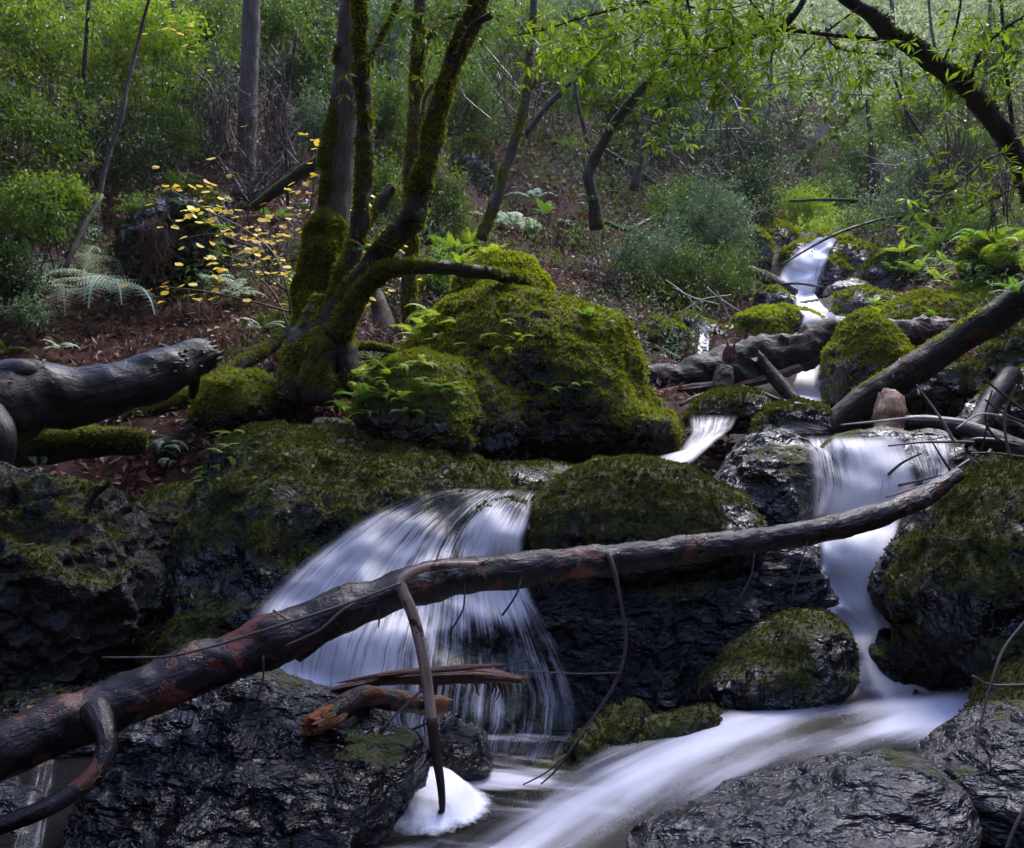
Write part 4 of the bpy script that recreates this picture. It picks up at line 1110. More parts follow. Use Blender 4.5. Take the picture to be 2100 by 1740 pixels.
for lab, q, w, mt, mo in [
    ('thin dark sapling trunk at far upper left', [(165, 330, 11), (170, 240, 11), (172, 150, 11), (178, 70, 11), (185, -40, 11)], [11, 10, 9, 8, 7], 'bark_dark', .1),
    ('thin sapling leaning right among the left shrubs', [(195, 480, 9.5), (205, 400, 9.6), (222, 320, 9.7), (250, 240, 9.8), (262, 170, 9.9), (290, 60, 10), (320, -60, 10)], [9, 10, 10, 9, 8, 7, 6], 'bark_brown', .1),
    ('leaning bare pole above the pale ferns', [(130, 560, 8.2), (170, 470, 8.5), (210, 400, 8.8)], [10, 9, 7], 'bark_brown', .15),
    ('thin sapling just left of the grey barked trunk', [(590, 420, 11.5), (588, 330, 11.5), (582, 260, 11.5), (595, 160, 11.5), (610, 60, 11.5)], [7, 7, 6, 6, 5], 'bark_dark', .1),
    ('mossy slender trunk behind the bent tree', [(1300, 390, 15), (1312, 330, 15), (1330, 260, 15), (1350, 190, 15), (1372, 90, 15), (1390, -20, 15)], [18, 17, 16, 15, 13, 10], 'bark_brown', .4),
    ('black leaning trunk behind the leaning stem', [(920, 270, 20), (960, 210, 20), (1000, 150, 20), (1050, 80, 20), (1080, 20, 20)], [15, 14, 13, 11, 9], 'bark_dark', 0),
    ('second black leaning trunk close behind the leaning stem', [(900, 190, 21), (935, 140, 21), (960, 90, 21), (985, 10, 21)], [10, 10, 9, 8], 'bark_dark', 0),
    ('dark branch like trunk leaning right over the brown slope', [(1075, 280, 16), (1120, 220, 16), (1170, 170, 16), (1230, 110, 16), (1260, 60, 16)], [13, 12, 11, 9, 7], 'bark_dark', 0),
    ('thin dark trunk between the two bent trees', [(1215, 330, 17), (1195, 250, 17), (1180, 180, 17), (1185, 90, 17)], [9, 9, 8, 7], 'bark_dark', 0),
    ('slim mossy trunk right of the dark thin one', [(1270, 300, 17), (1290, 220, 17), (1300, 140, 17), (1310, 40, 17)], [9, 8, 8, 7], 'bark_brown', .4),
    ('yellow mossed trunk leaning right in the bright upper valley', [(1608, 310, 28), (1640, 240, 28), (1672, 180, 28), (1695, 140, 28)], [15, 15, 13, 10], 'bark_brown', .62),
    ('mossy trunk propped low across the valley', [(1605, 375, 26), (1650, 330, 26), (1700, 280, 26), (1730, 250, 26), (1790, 200, 26), (1850, 150, 26)], [18, 18, 16, 12, 10, 7], 'bark_brown', .55),
    ('yellow moss bough curving down in the valley', [(1680, 295, 25), (1712, 280, 25), (1738, 305, 25), (1755, 345, 25), (1768, 385, 25)], [9, 9, 9, 7, 4], 'bark_brown', .62),
    ('dark upright trunk in the valley beyond the upper fall', [(1793, 400, 22), (1789, 340, 22), (1784, 270, 22), (1778, 200, 22)], [13, 11, 10, 8], 'bark_dark', .1),
    ('leaning brown trunk right of the dark upright one', [(1800, 420, 20), (1835, 370, 20), (1870, 320, 20), (1890, 270, 20)], [16, 15, 13, 9], 'bark_brown', .3),
    ('thin vertical stem at the right edge', [(2090, 380, 5.7), (2075, 250, 5.7), (2062, 120, 5.7), (2055, 30, 5.7), (2050, -60, 5.7)], [9, 9, 8, 7, 6], 'bark_dark', .1),
    ('curving slim stem left of the arching trunk', [(1960, 440, 13), (1930, 350, 13), (1890, 280, 13), (1860, 230, 13), (1830, 150, 13)], [8, 8, 7, 6, 5], 'bark_dark', .1),
    ('very thin pole crossing behind the arching trunk', [(1900, 400, 15), (1885, 330, 15), (1860, 250, 15), (1845, 120, 15)], [6, 6, 5, 4], 'bark_dark', 0),
    ('bleached dead snag standing in the bright upper valley', [(1706, 260, 30), (1704, 200, 30), (1700, 120, 30), (1697, 40, 30)], [10, 9, 8, 6], 'twig_pale', 0)]:
    tree('forest_tree', lab, 'tree', [('trunk', q, w, None)], mt, P(*q[0]), moss=mo, kz=.15, tuft=1200 if mo > .5 else 0, mossmat='moss_bright' if mo > .6 else 'moss', hang=0, sides=10, step=.15, rough=.03, tsize=.05)

for k, (u, v, d, du, dv) in enumerate([(100, 330, 14, 8, 330), (235, 250, 16, -14, 260), (340, 330, 15, 20, 340), (420, 290, 16, 6, 300), (455, 240, 19, -6, 250), (560, 300, 18, 12, 310), (620, 210, 20, -4, 220), (780, 260, 19, 10, 270), (820, 180, 24, 16, 190),
                                       (940, 300, 20, 40, 300), (1010, 240, 22, 60, 240), (1150, 250, 22, 26, 260), (1250, 210, 24, 40, 220), (1360, 330, 20, 30, 330), (1420, 300, 22, 36, 300), (1480, 330, 21, 10, 330), (1560, 300, 26, 30, 300),
                                       (1650, 220, 34, 16, 220), (1760, 230, 32, 10, 230), (1840, 230, 30, -20, 230), (1930, 260, 24, -30, 260), (2020, 300, 20, 14, 300)]):
    tree('background_tree', 'slim dark trunk deep in the background wood', 'tree', [('trunk', [(u, v + 60, d), (u + du * .3 + rng.normal(0, 6), v - dv * .35, d), (u + du * .7 + rng.normal(0, 6), v - dv * .8, d), (u + du, v - dv * 1.25, d)],
         np.array([1, .9, .75, .55]) * rng.uniform(7, 12), None)], 'bark_brown' if k % 3 else 'bark_dark', P(u, v + 60, d), moss=.15 + .3 * (k % 2), kz=.1, sides=8, step=.25, rough=.03, group='slim trunks of the background wood')
# ---------------------------------------------------------------- what stands where: a lookup on everything solid so far
def bvh_of(items):
    off, vs, ts = 0, [], []
    for a, b in items:
        vs.append(a)
        ts.append(b + off)
        off += len(a)
    return BVHTree.FromPolygons([Vector(v) for v in np.concatenate(vs)], np.concatenate(ts).tolist())


N_GROUND = len(SOLID[0][1])
BVH_ALL = bvh_of(SOLID)
BVH_ROCK = bvh_of(SOLID[:N_ROCK])
EYE = Vector((0, 0, CZ))


def hit(u, v, tree=None):
    d = Vector(P(u, v, 1.0)) - EYE
    L = d.length
    loc, n, idx, dist = (tree or BVH_ALL).ray_cast(EYE, d / L, 300)
    if loc is None:
        return None, None, None
    if n.dot(d) > 0:
        n = -n
    return np.array(loc), np.array(n), idx


# ---------------------------------------------------------------- water
def edge(pts, n):
    p = np.array(pts, float)
    L = np.r_[0, np.cumsum(np.hypot(*np.diff(p, axis=0).T))]
    s = np.linspace(0, L[-1], n)
    return np.stack([np.interp(s, L, p[:, k]) for k in range(2)], 1)


def smooth2(a, it):
    for _ in range(it):
        p = np.pad(a, 1, mode='edge')
        a = (p[:-2, 1:-1] + p[2:, 1:-1] + p[1:-1, :-2] + p[1:-1, 2:] + 2 * a) / 6
    return a


def fall(name, label, left, right, nr, nc, mat, off=0.025, dens=None, soft=0.12, ends=(0.03, 0.05), it=4, lump=0.012, dmin=None, dfix=None):
    Lp, Rp = edge(left, nr), edge(right, nr)
    s = np.linspace(0, 1, nc)
    UVp = Lp[:, None, :] * (1 - s)[None, :, None] + Rp[:, None, :] * s[None, :, None]
    D = np.full((nr, nc), np.nan)
    for i in range(nr):
        for j in range(nc):
            p, n, _ = hit(*UVp[i, j], BVH_ROCK)
            lim = 0 if dmin is None else np.interp(UVp[i, j, 1], dmin[0], dmin[1])
            D[i, j] = p[1] if p is not None and p[1] > lim else np.nan
        ok = ~np.isnan(D[i])
        D[i] = np.interp(np.arange(nc), np.arange(nc)[ok], D[i][ok]) if ok.any() else (D[i - 1] if i else 4.0)
    sm = smooth2(D, it)
    D = smooth2(np.minimum(sm, D + 0.01), 2) - off
    if dfix is not None:
        D = np.interp(UVp[..., 1], dfix[0], dfix[1])
    t = np.linspace(0, 1, nr)[:, None] * np.ones(nc)[None, :]
    ss = np.ones(nr)[:, None] * s[None, :]
    W = np.stack([(UVp[..., 0] - CX) / F * D, D, CZ + (CY - UVp[..., 1]) / F * D], -1)
    seg = np.r_[0, np.cumsum(np.linalg.norm(np.diff(W[:, nc // 2], axis=0), axis=1))]
    wid = np.median(np.linalg.norm(W[:, -1] - W[:, 0], axis=1))
    uvw = np.stack([ss * wid, seg[:, None] * np.ones(nc)[None, :]], -1).reshape(-1, 2)
    V = W.reshape(-1, 3)
    V[:, 1] -= lump * (1 + fbm(np.c_[uvw * np.array([9, 1.2]), np.zeros(len(V))], 3, 77))
    e = sstep(0, soft, ss) * sstep(0, soft, 1 - ss) * sstep(0, ends[0], t) * sstep(0, ends[1], 1 - t)
    dn = np.full(V.shape[0], 0.5) if dens is None else dens(ss, t, UVp[..., 0], UVp[..., 1]).reshape(-1)
    i = np.arange(nr - 1)[:, None]
    j = np.arange(nc - 1)[None, :]
    a, b, c, d = i * nc + j, i * nc + j + 1, (i + 1) * nc + j + 1, (i + 1) * nc + j
    T = np.concatenate([np.stack([a, c, b], -1).reshape(-1, 3), np.stack([a, d, c], -1).reshape(-1, 3)])
    g = Geo().add(V, T, uvw, dens=dn, edge=e.reshape(-1))
    o = put(name, g, M[mat], uv=True)
    tag(o, label, 'water', kind='structure')
    return o


def blob(u, v, u0, v0, ru, rv):
    return np.exp(-(((u - u0) / ru) ** 2 + ((v - v0) / rv) ** 2))


fall('waterfall', 'wide veil of white water fanning over the mossy rock face',
     [(930, 1000), (850, 1012), (760, 1050), (690, 1098), (620, 1150), (555, 1210), (505, 1270), (482, 1330), (478, 1400), (520, 1430)],
     [(1120, 1003), (1095, 1050), (1075, 1110), (1078, 1180), (1100, 1240), (1140, 1310), (1175, 1380), (1200, 1450), (1195, 1520), (1160, 1580)], 80, 90, 'fall', .03,
     lambda s, t, u, v: 0.52 + 0.08 * sstep(1030, 1130, v) * sstep(.75, .2, s) - .10 * blob(u, v, 925, 1090, 40, 90) - 0.08 * sstep(0.4, 0.8, s) * sstep(1200, 1420, v)
     - .09 * sstep(1080, 1020, v) - .1 * blob(u, v, 1000, 1330, 90, 70) + .12 * blob(u, v, 1020, 1150, 60, 130) + .04 * sstep(1240, 1400, v) * sstep(.4, .1, s), soft=.06, dmin=([1000, 1600], [4.0, 3.55]), ends=(.03, .02))
fall('waterfall', 'right hand cascade pouring over the dark ledge and dropping in steps to the lower stream',
     [(1640, 893), (1652, 930), (1662, 985), (1660, 1040), (1655, 1070), (1676, 1110), (1676, 1180), (1668, 1235), (1700, 1262), (1738, 1295), (1756, 1350), (1746, 1405), (1715, 1450), (1700, 1475)],
     [(1850, 890), (1872, 935), (1885, 990), (1872, 1030), (1850, 1070), (1842, 1110), (1828, 1160), (1808, 1200), (1822, 1250), (1842, 1300), (1850, 1345), (1890, 1385), (1950, 1425), (1975, 1450)], 116, 44, 'fall', .04,
     lambda s, t, u, v: .65 + .24 * sstep(1020, 1080, v) + .12 * sstep(1180, 1280, v) - .15 * blob(u, v, 1700, 950, 40, 60) - .1 * sstep(.8, 1, s) * sstep(1040, 960, v), soft=.12, it=8, dmin=([890, 1250, 1450], [4.55, 4.25, 3.8]))
fall('waterfall', 'thinner branch of the cascade at the far right behind the forked branch', [(1840, 905), (1870, 960), (1890, 1000), (1860, 1040)], [(1950, 898), (1958, 950), (1948, 1000), (1900, 1050)], 40, 24, 'fall', .04,
     lambda s, t, u, v: .5 + 0 * s, soft=.2)
fall('waterfall', 'small white chute between the largest boulder and the wet boulder', [(1405, 850), (1412, 890), (1390, 925), (1325, 940), (1318, 948)], [(1515, 852), (1500, 880), (1465, 908), (1425, 945), (1400, 958)], 40, 24, 'fall', .04,
     lambda s, t, u, v: .50 + .16 * t, soft=.22, ends=(.12, .1), lump=.03, dfix=([850, 880, 925, 960], [6.2, 6.0, 5.75, 5.55]))
fall('waterfall', 'upper waterfall spilling down the layered cliff', [(1680, 486), (1634, 512), (1604, 548), (1588, 588), (1612, 604)], [(1718, 489), (1702, 520), (1692, 560), (1680, 600), (1672, 606)], 50, 30, 'fall_far', .1,
     lambda s, t, u, v: .66 - .2 * sstep(.6, 1, s) * sstep(520, 560, v), soft=.15)
fall('stream', 'steep white run of the creek below the upper waterfall', [(1612, 598), (1630, 625), (1646, 650), (1636, 680), (1590, 705), (1580, 722)], [(1670, 600), (1690, 630), (1716, 648), (1760, 652), (1740, 685), (1700, 716)], 50, 30, 'fall_far', .08,
     lambda s, t, u, v: .72 + 0 * s, soft=.08, dmin=([500, 800], [9.6, 9.6]))
fall('stream', 'white water showing under the charred log', [(1640, 735), (1632, 770), (1620, 800), (1600, 826)], [(1692, 725), (1686, 770), (1683, 800), (1690, 832)], 30, 24, 'fall', .06, lambda s, t, u, v: .85 + 0 * s, soft=.1, it=8)
fall('waterfall', 'thin trickle beside the dark stone upstream', [(1437, 668), (1432, 700), (1424, 742)], [(1452, 668), (1456, 700), (1450, 742)], 24, 10, 'fall', .04, lambda s, t, u, v: .8 + 0 * s, soft=.15)
fall('waterfall', 'thin trickle at the right shoulder of the largest boulder', [(1297, 678), (1304, 715), (1308, 755)], [(1308, 678), (1318, 715), (1322, 755)], 24, 8, 'fall', .04, lambda s, t, u, v: .6 + 0 * s, soft=.2, dmin=([600, 800], [8.5, 8.5]))
fall('stream', 'shallow water sliding past the foot of the leaning log', [(1560, 880), (1600, 885), (1640, 893)], [(1650, 862), (1720, 880), (1850, 885)], 20, 40, 'fall', .03, lambda s, t, u, v: .45 + 0 * s, soft=.2, ends=(.3, .1))
fall('waterfall', 'faint trickle in the lower left corner under the root branch', [(70, 1560), (55, 1640), (20, 1745)], [(118, 1555), (112, 1640), (95, 1745)], 30, 14, 'fall', .03, lambda s, t, u, v: .42 + 0 * s, soft=.3)


def sheet(name, label, zfun, poly_uv, mat, dens, nx=150, ny=110, flow=None):
    """water surface over a world rectangle; zfun gives its level, dens(u,v) its white strands"""
    x0, x1, y0, y1 = poly_uv
    X, Y = np.meshgrid(np.linspace(x0, x1, nx), np.linspace(y0, y1, ny))
    Z = zfun(X, Y)
    U, W = CX + X / Y * F, CY - (Z - CZ) / Y * F
    fx, fy = flow(X, Y)
    V = np.c_[X.ravel(), Y.ravel(), Z.ravel()]
    a, e = dens(X, Y, U, W)
    i = np.arange(ny - 1)[:, None]
    j = np.arange(nx - 1)[None, :]
    q = i * nx + j
    T = np.concatenate([np.stack([q, q + 1, q + nx + 1], -1).reshape(-1, 3), np.stack([q, q + nx + 1, q + nx], -1).reshape(-1, 3)])
    keep = (e.ravel()[T] > 0.001).any(1)
    g = Geo().add(V, T[keep], np.c_[fx.ravel(), fy.ravel()], dens=a.ravel(), edge=e.ravel())
    o = put(name, g, M[mat], uv=True)
    return tag(o, label, 'water', kind='structure')


# lower stream: runs from the cascade foot toward the lower left, falling gently off a lip into the foam pool
C0 = np.array([P(1860, 1440, 3.75)[:2], P(1600, 1490, 3.35)[:2], P(1350, 1560, 2.95)[:2], P(1100, 1690, 2.5)[:2], P(800, 1900, 2.0)[:2]])
Cq = resample(np.c_[C0, np.zeros(5)], 80)[:, :2]
_cl = np.r_[0, np.cumsum(np.linalg.norm(np.diff(Cq, axis=0), axis=1))]


def flow_uv(X, Y):
    q = np.c_[X.ravel(), Y.ravel()]
    d2 = ((q[:, None, :] - Cq[None]) ** 2).sum(2)
    k = d2.argmin(1)
    tn = nrm(np.gradient(Cq, axis=0))[k]
    r = q - Cq[k]
    across = tn[:, 0] * r[:, 1] - tn[:, 1] * r[:, 0]
    along = _cl[k] + (r * tn).sum(1)
    return across.reshape(X.shape), along.reshape(X.shape)


def stream_z(X, Y):
    a, l = flow_uv(X, Y)
    z = 0.50 - 0.045 * l - 0.03 * np.abs(a) + 0.025 * np.exp(-(a / .16) ** 2)
    z += 0.010 * fbm(np.c_[a.ravel() * 6, l.ravel() * 1.1, 0 * a.ravel()], 3, 12).reshape(a.shape)
    return z


def stream_d(X, Y, U, W):
    a, l = flow_uv(X, Y)
    d = 0.28 + .36 * np.exp(-((a + .05) / .12) ** 2) * sstep(2.4, .2, l) + .24 * np.exp(-((a + .1) / .30) ** 2) + .6 * sstep(.75, .05, l)
    d += .16 * fbm(np.c_[a.ravel() * 7, l.ravel() * .7, 0 * a.ravel()], 4, 55).reshape(a.shape)
    # far bank (left in flow terms) and near rock edge
    far = np.interp(U, [500, 700, 850, 1000, 1100, 1180, 1300, 1450, 1700, 1940, 2000], [1790, 1745, 1728, 1690, 1640, 1568, 1475, 1452, 1445, 1415, 1410])
    e = sstep(-4, 26, W - far)
    return d, e


sheet('stream', 'silky lower stream curving from the cascade foot to the bottom of the picture', stream_z, (-1.1, 2.2, 1.55, 3.95), 'flow', stream_d, 200, 150, flow_uv)


def pool_d(X, Y, U, W):
    n = fbm(np.c_[X.ravel() * 3, Y.ravel() * 9, 0 * X.ravel()], 4, 3).reshape(X.shape)
    d = .36 + .2 * n + .25 * blob(U, W, 1000, 1600, 120, 30) + .12 * blob(U, W, 750, 1740, 200, 40)
    e = sstep(0.0, 0.10, Y - 1.9) * sstep(.45, .35, X)
    return d, e


sheet('pool', 'dark plunge pool with swirling foam lines', lambda X, Y: 0.33 + 0.004 * fbm(np.c_[X.ravel() * 6, Y.ravel() * 9, 0 * X.ravel()], 3, 2).reshape(X.shape), (-1.1, .45, 1.9, 3.6), 'flow', pool_d, 100, 100,
      lambda X, Y: (Y * 2.0 + X * .6, X * 1.6))
# foam heap
S_, T_ = ico(6)
prof = np.array([(765, 0), (790, .2), (815, .4), (832, .95), (860, 1.06), (895, 1.02), (930, .95), (960, .6), (985, .3), (1006, 0)])
fd = 2.93
keep = (S_[:, 2][T_] > -.02).all(1)
T_ = T_[keep]
c = P(885, 1668, fd)
half = (1012 - 758) / 2 / F * fd * 1.12
q = np.hypot(S_[:, 0], S_[:, 1])
uu = 885 + S_[:, 0] * 121
hh = np.interp(uu, prof[:, 0], prof[:, 1]) * (50 / F * fd)
V = np.stack([c[0] + S_[:, 0] * half, c[1] + S_[:, 1] * .25, 0.333 + np.sqrt(np.clip(1 - S_[:, 1] ** 2, 0, 1)) * hh * sstep(1.0, .45, q)], 1)
V += fbm(V * 7, 3, 4)[:, None] * np.array([.014, .02, .002])
tag(put('foam', Geo().add(V, T_, edge=sstep(1.0, .62, q)), M['foam']), 'heap of pure white foam floating in the plunge pool', 'foam')
# ---------------------------------------------------------------- ferns
def frond(g, base, head, L, npair, pl, pitch, droop, rnd, bip=False, twist=0.0):
    """One frond: rachis from base in heading `head` (radians), rising at `pitch`, bending by `droop`."""
    n = 14
    a = pitch - droop * (np.linspace(0, 1, n) ** 1.3)
    ds = L / (n - 1)
    x = np.r_[0, np.cumsum(np.cos(a[:-1]) * ds)]
    z = np.r_[0, np.cumsum(np.sin(a[:-1]) * ds)]
    hx, hy = math.cos(head), math.sin(head)
    C = np.stack([base[0] + x * hx, base[1] + x * hy, base[2] + z], 1)
    D = nrm(np.gradient(C, axis=0))
    side = nrm(np.array([-hy, hx, twist]))
    t = np.linspace(0.14, 0.985, npair)
    ci = np.stack([np.interp(t, np.linspace(0, 1, n), C[:, k]) for k in range(3)], 1)
    di = nrm(np.stack([np.interp(t, np.linspace(0, 1, n), D[:, k]) for k in range(3)], 1))
    up = np.cross(di, side)
    up = np.where(up[:, 2:3] < 0, -up, up)
    prof = np.minimum(1, (t / 0.3) ** 0.6) * np.clip(1.02 - t ** 2.2, 0.05, 1)
    for sg in (1, -1):
        d = nrm(side * sg + di * 0.42 - up * 0.16 + rng.normal(0, 0.05, (npair, 3)))
        l = pl * prof * rng.uniform(.85, 1.1, npair)
        r = np.clip(rnd + rng.normal(0, .1, npair), 0, 1)
        if not bip:
            leafset(g, ci, d, up + rng.normal(0, .1, (npair, 3)), l, min(0.34, 1.5 * L / npair / pl), 0.05, 0.4, r)
        else:
            m = 7
            for q in range(m):
                f = (q + .5) / m
                b = ci + d * (l * f)[:, None]
                sd = np.cross(d, up)
                for s2 in (1, -1):
                    leafset(g, b, nrm(sd * s2 + d * .7), up, l * 0.15 * (1 - f * .7), 0.5, 0.05, 0.45, r)
    W = L * 0.008
    V = np.concatenate([C + side * W, C - side * W])
    k = np.arange(n - 1)
    T = np.concatenate([np.stack([k, k + 1, k + n + 1], 1), np.stack([k, k + n + 1, k + n], 1)])
    g.add(V, T, rnd=np.full(len(V), 0.1))


def fern(u, v, size, mat, label, group=None, nf=6, heads=None, pitch=(.5, 1.1), droop=(1.0, 1.8), pl=.2, npair=16, bip=False, parts=False, rise=0.0):
    p, n, _ = hit(u, v)
    if p is None:
        return
    p = p - n * 0.01 + np.array([0, 0, rise])
    Ls = size * p[1] / F
    out = math.atan2(n[1], n[0])
    root = None
    g = Geo()
    if parts:
        root = empty('fern', p, label, 'fern', group)
    for k in range(nf):
        h = (heads[k % len(heads)] + rng.normal(0, .12)) if heads else out + rng.uniform(-1.9, 1.9)
        L = Ls * rng.uniform(.7, 1.1)
        gg = Geo() if parts else g
        frond(gg, p + rng.normal(0, .012, 3), h, L, npair, L * pl * rng.uniform(.85, 1.15), rng.uniform(*pitch), rng.uniform(*droop), rng.uniform(.2, .8), bip, rng.uniform(-.3, .3))
        if parts:
            put('frond', gg, M[mat], parent=root, smooth=False)
    if not parts:
        tag(put('fern', g, M[mat], origin=p, smooth=False), label, 'fern', group)


G1 = 'small ferns on the ferny boulder'
for u, v, s in [(720, 800, 60), (735, 770, 55), (760, 760, 55), (790, 748, 55), (745, 820, 60), (730, 840, 60), (770, 790, 50), (800, 775, 50), (830, 750, 50), (850, 780, 42), (880, 800, 40),
                (905, 790, 45), (925, 800, 42), (820, 820, 40), (790, 820, 45), (870, 745, 40), (755, 850, 48), (835, 850, 38), (930, 835, 36), (720, 870, 45), (768, 735, 45), (700, 850, 50)]:
    fern(u, v, s * 1.25, 'fern_lime' if rng.random() < .65 else 'fern_green', 'small bright green fern growing on the round ferny boulder', G1, nf=6, pitch=(.3, 1.0))
G2 = 'small ferns on the largest boulder'
for u, v, s in [(870, 670, 60), (885, 640, 55), (905, 650, 50), (860, 690, 60), (900, 690, 45), (935, 660, 38), (960, 700, 36), (1000, 690, 34), (1030, 665, 34), (1060, 700, 36), (1075, 690, 30), (1205, 645, 40), (1225, 640, 42),
                (1240, 660, 36), (1125, 795, 40), (1160, 800, 42), (1185, 790, 28), (935, 600, 40), (1030, 720, 30), (985, 740, 30)]:
    fern(u, v, s * 1.3, 'fern_lime' if u < 1080 else 'fern_green', 'small green fern rooted in moss on the largest boulder', G2, nf=5, pitch=(.1, .9))
G3 = 'lime ferns on the moss dome'
for u, v, s in [(935, 525, 70), (960, 515, 75), (985, 512, 65), (1005, 520, 50), (950, 540, 50), (970, 505, 60)]:
    fern(u, v, s, 'fern_lime', 'lime green fern on top of the bright moss dome', G3, nf=7, pitch=(.7, 1.3), droop=(.8, 1.5))
G4 = 'small ferns on the mossy left rock face'
for u, v, s in [(430, 955, 60), (470, 930, 60), (500, 915, 55), (450, 900, 60), (480, 890, 55), (520, 930, 42), (455, 985, 45), (520, 985, 40), (560, 1000, 34), (425, 985, 50), (590, 960, 22), (275, 1310, 25), (700, 955, 20)]:
    fern(u, v, s, 'fern_green', 'small green fern trailing over the mossy left rock face', G4, nf=4, pitch=(.0, .7))
G5 = 'dark ferns below the thick log'
for u, v, s in [(330, 915, 90), (370, 905, 95), (400, 920, 90), (300, 935, 80), (420, 950, 70), (345, 950, 70), (60, 945, 60), (90, 945, 60), (410, 880, 60), (250, 875, 50)]:
    fern(u, v, s, 'fern_dark', 'dark green drooping fern on the bank below the thick log', G5, nf=5, pitch=(.0, .7), npair=20, pl=.16)
G6 = 'green ferns on the right bank'
for u, v, s in [(1900, 530, 80), (1930, 500, 85), (1960, 480, 80), (1990, 470, 85), (2020, 490, 90), (2050, 510, 100), (2070, 540, 100), (2090, 560, 100), (2040, 560, 80), (2010, 540, 80), (1980, 560, 70), (1960, 590, 70),
                (1920, 575, 60), (1880, 560, 60), (2000, 590, 60), (2060, 590, 65), (1850, 520, 60), (1870, 490, 60), (1900, 460, 60), (2090, 600, 70), (2095, 500, 90), (1830, 560, 45), (1790, 625, 40), (1800, 640, 36), (1940, 545, 70)]:
    fern(u, v, s, 'fern_green' if rng.random() < .35 else 'fern_lime', 'green fern in the dense fern bank at right', G6, nf=7, pitch=(.4, 1.2))
fern(1915, 655, 45, 'fern_green', 'lone fern sprouting from the raw end of the charred log', None, nf=6, pitch=(.7, 1.4))
# the large silvery ferns on the left bank
fern(170, 585, 190, 'fern_pale', 'large silvery fern arching out above the others on the left bank', None, 7, [-.5, -.9, -2.2, -2.7, -1.3, -1.8, -.1], (.5, .9), (1.7, 2.3), 0.31, 18, True, True, .10)
fern(225, 648, 195, 'fern_pale', 'large silvery fern drooping toward the thick log on the left bank', None, 7, [-0.6, -1.0, -1.35, -1.75, -2.2, -2.6, -1.5], (.1, .6), (1.5, 2.1), 0.31, 18, True, True, .25)
fern(115, 640, 170, 'fern_pale', 'silvery fern at the left of the two large ones', None, 4, [-1.4, -1.8, -2.3, -1.0], (.1, .5), (1.5, 2.0), 0.31, 17, True, True, .25)
for lab, u, v, s in [('low silvery fern close above the middle of the thick log', 125, 735, 60), ('silvery fern sprouting left of the mossy tree base', 537, 690, 60), ('silvery fern among the yellow leaves', 430, 600, 90),
                     ('second silvery fern farther right among the yellow leaves', 480, 620, 80), ('pale fern on the brown slope above the moss dome', 1050, 470, 90), ('pale fern right of the moss dome on the brown slope', 1095, 495, 80),
                     ('small pale fern half hidden at the left edge', 40, 640, 80), ('small silvery fern at the foot of the slanting mossy log', 235, 868, 50), ('pale fern high on the brown slope', 1095, 420, 70), ('pale fern left of the crooked mossy tree', 930, 455, 80),
                     ('pale fern under the mossy slab on the brown slope', 890, 430, 70)]:
    fern(u, v, s, 'fern_pale', lab, None, 6, None, (.4, .9), (1.2, 1.9), .26, 18, False, False, .08)
for k, (u, v, s) in enumerate([(560, 450, 80), (600, 520, 80), (640, 440, 70), (590, 590, 70), (470, 560, 60), (500, 530, 70), (420, 470, 70), (400, 440, 70), (370, 430, 60), (360, 380, 60), (820, 470, 80), (880, 480, 80), (910, 520, 80),
                               (760, 520, 70), (770, 600, 70), (1160, 300, 50), (1210, 420, 60), (1250, 380, 60), (60, 480, 90), (20, 520, 90), (110, 500, 70), (1120, 440, 60), (1180, 470, 60), (40, 600, 90), (10, 720, 80)]):
    fern(u, v, s, 'fern_dark' if k % 3 else 'fern_green', 'dull green fern on the leaf strewn slope', 'dull ferns on the slopes', 6, None, (.4, 1.0), (1.1, 1.8), .2, 16)
# withered frond skirts
for lab, u, v, w_, h_, N in [('curtain of brown withered fronds hanging from the dark overhang', 338, 470, 22, 100, 120), ('brown withered fern skirt just behind the thick log', 395, 640, 40, 75, 260),
                             ('withered brown fronds on the steep bank right of the moss dome', 1150, 500, 60, 150, 420), ('withered brown fronds farther right below the bent tree', 1215, 560, 50, 90, 220), ('withered brown fronds under the silvery ferns', 230, 680, 60, 60, 300),
                             ('withered brown fronds left of the silvery ferns', 80, 670, 60, 50, 200), ('brown dry grass beside the upper creek', 1420, 600, 90, 60, 250), ('reddish brown dead stems under the brown slope edge', 1300, 590, 60, 60, 200)]:
    p, n, _ = hit(u, v)
    g = Geo()
    s = p[1] / F
    for k in range(N):
        a = p + np.array([rng.normal(0, w_ * s * .6), -rng.uniform(0.02, .25), rng.normal(0, h_ * s * .15)])
        L = h_ * s * rng.uniform(.4, 1.1)
        q = [a, a + np.array([rng.normal(0, .04), -.06, -L * .4]) + rng.normal(0, .03, 3), a + np.array([rng.normal(0, .12), -.08, -L]) + rng.normal(0, .04, 3)]
        tube(g, q, [.004, .0035, .002], 3, L / 4, cap=False)
    tag(put('withered_fronds', g, M['fern_dead']), lab, 'dead fern')


# small shelf fungi on the far end of the thick log
for k in range(16):
    t = rng.random() ** .6
    p, n, _ = hit(300 + 118 * t + rng.normal(0, 6), 748 - 22 * t + rng.uniform(-25, 38) * (.3 + .7 * t))
    if p is None or abs(p[1] - 5.1) > .4:
        continue
    S_, T_ = ico(2)
    V = S_ * np.array([rng.uniform(.008, .018), .015, .006]) + fbm(S_ * 2 + k, 2, k)[:, None] * .004
    put('bracket_fungus', Geo().add(V + p, T_, moss=0), M['wood_pale'], parent=tl)
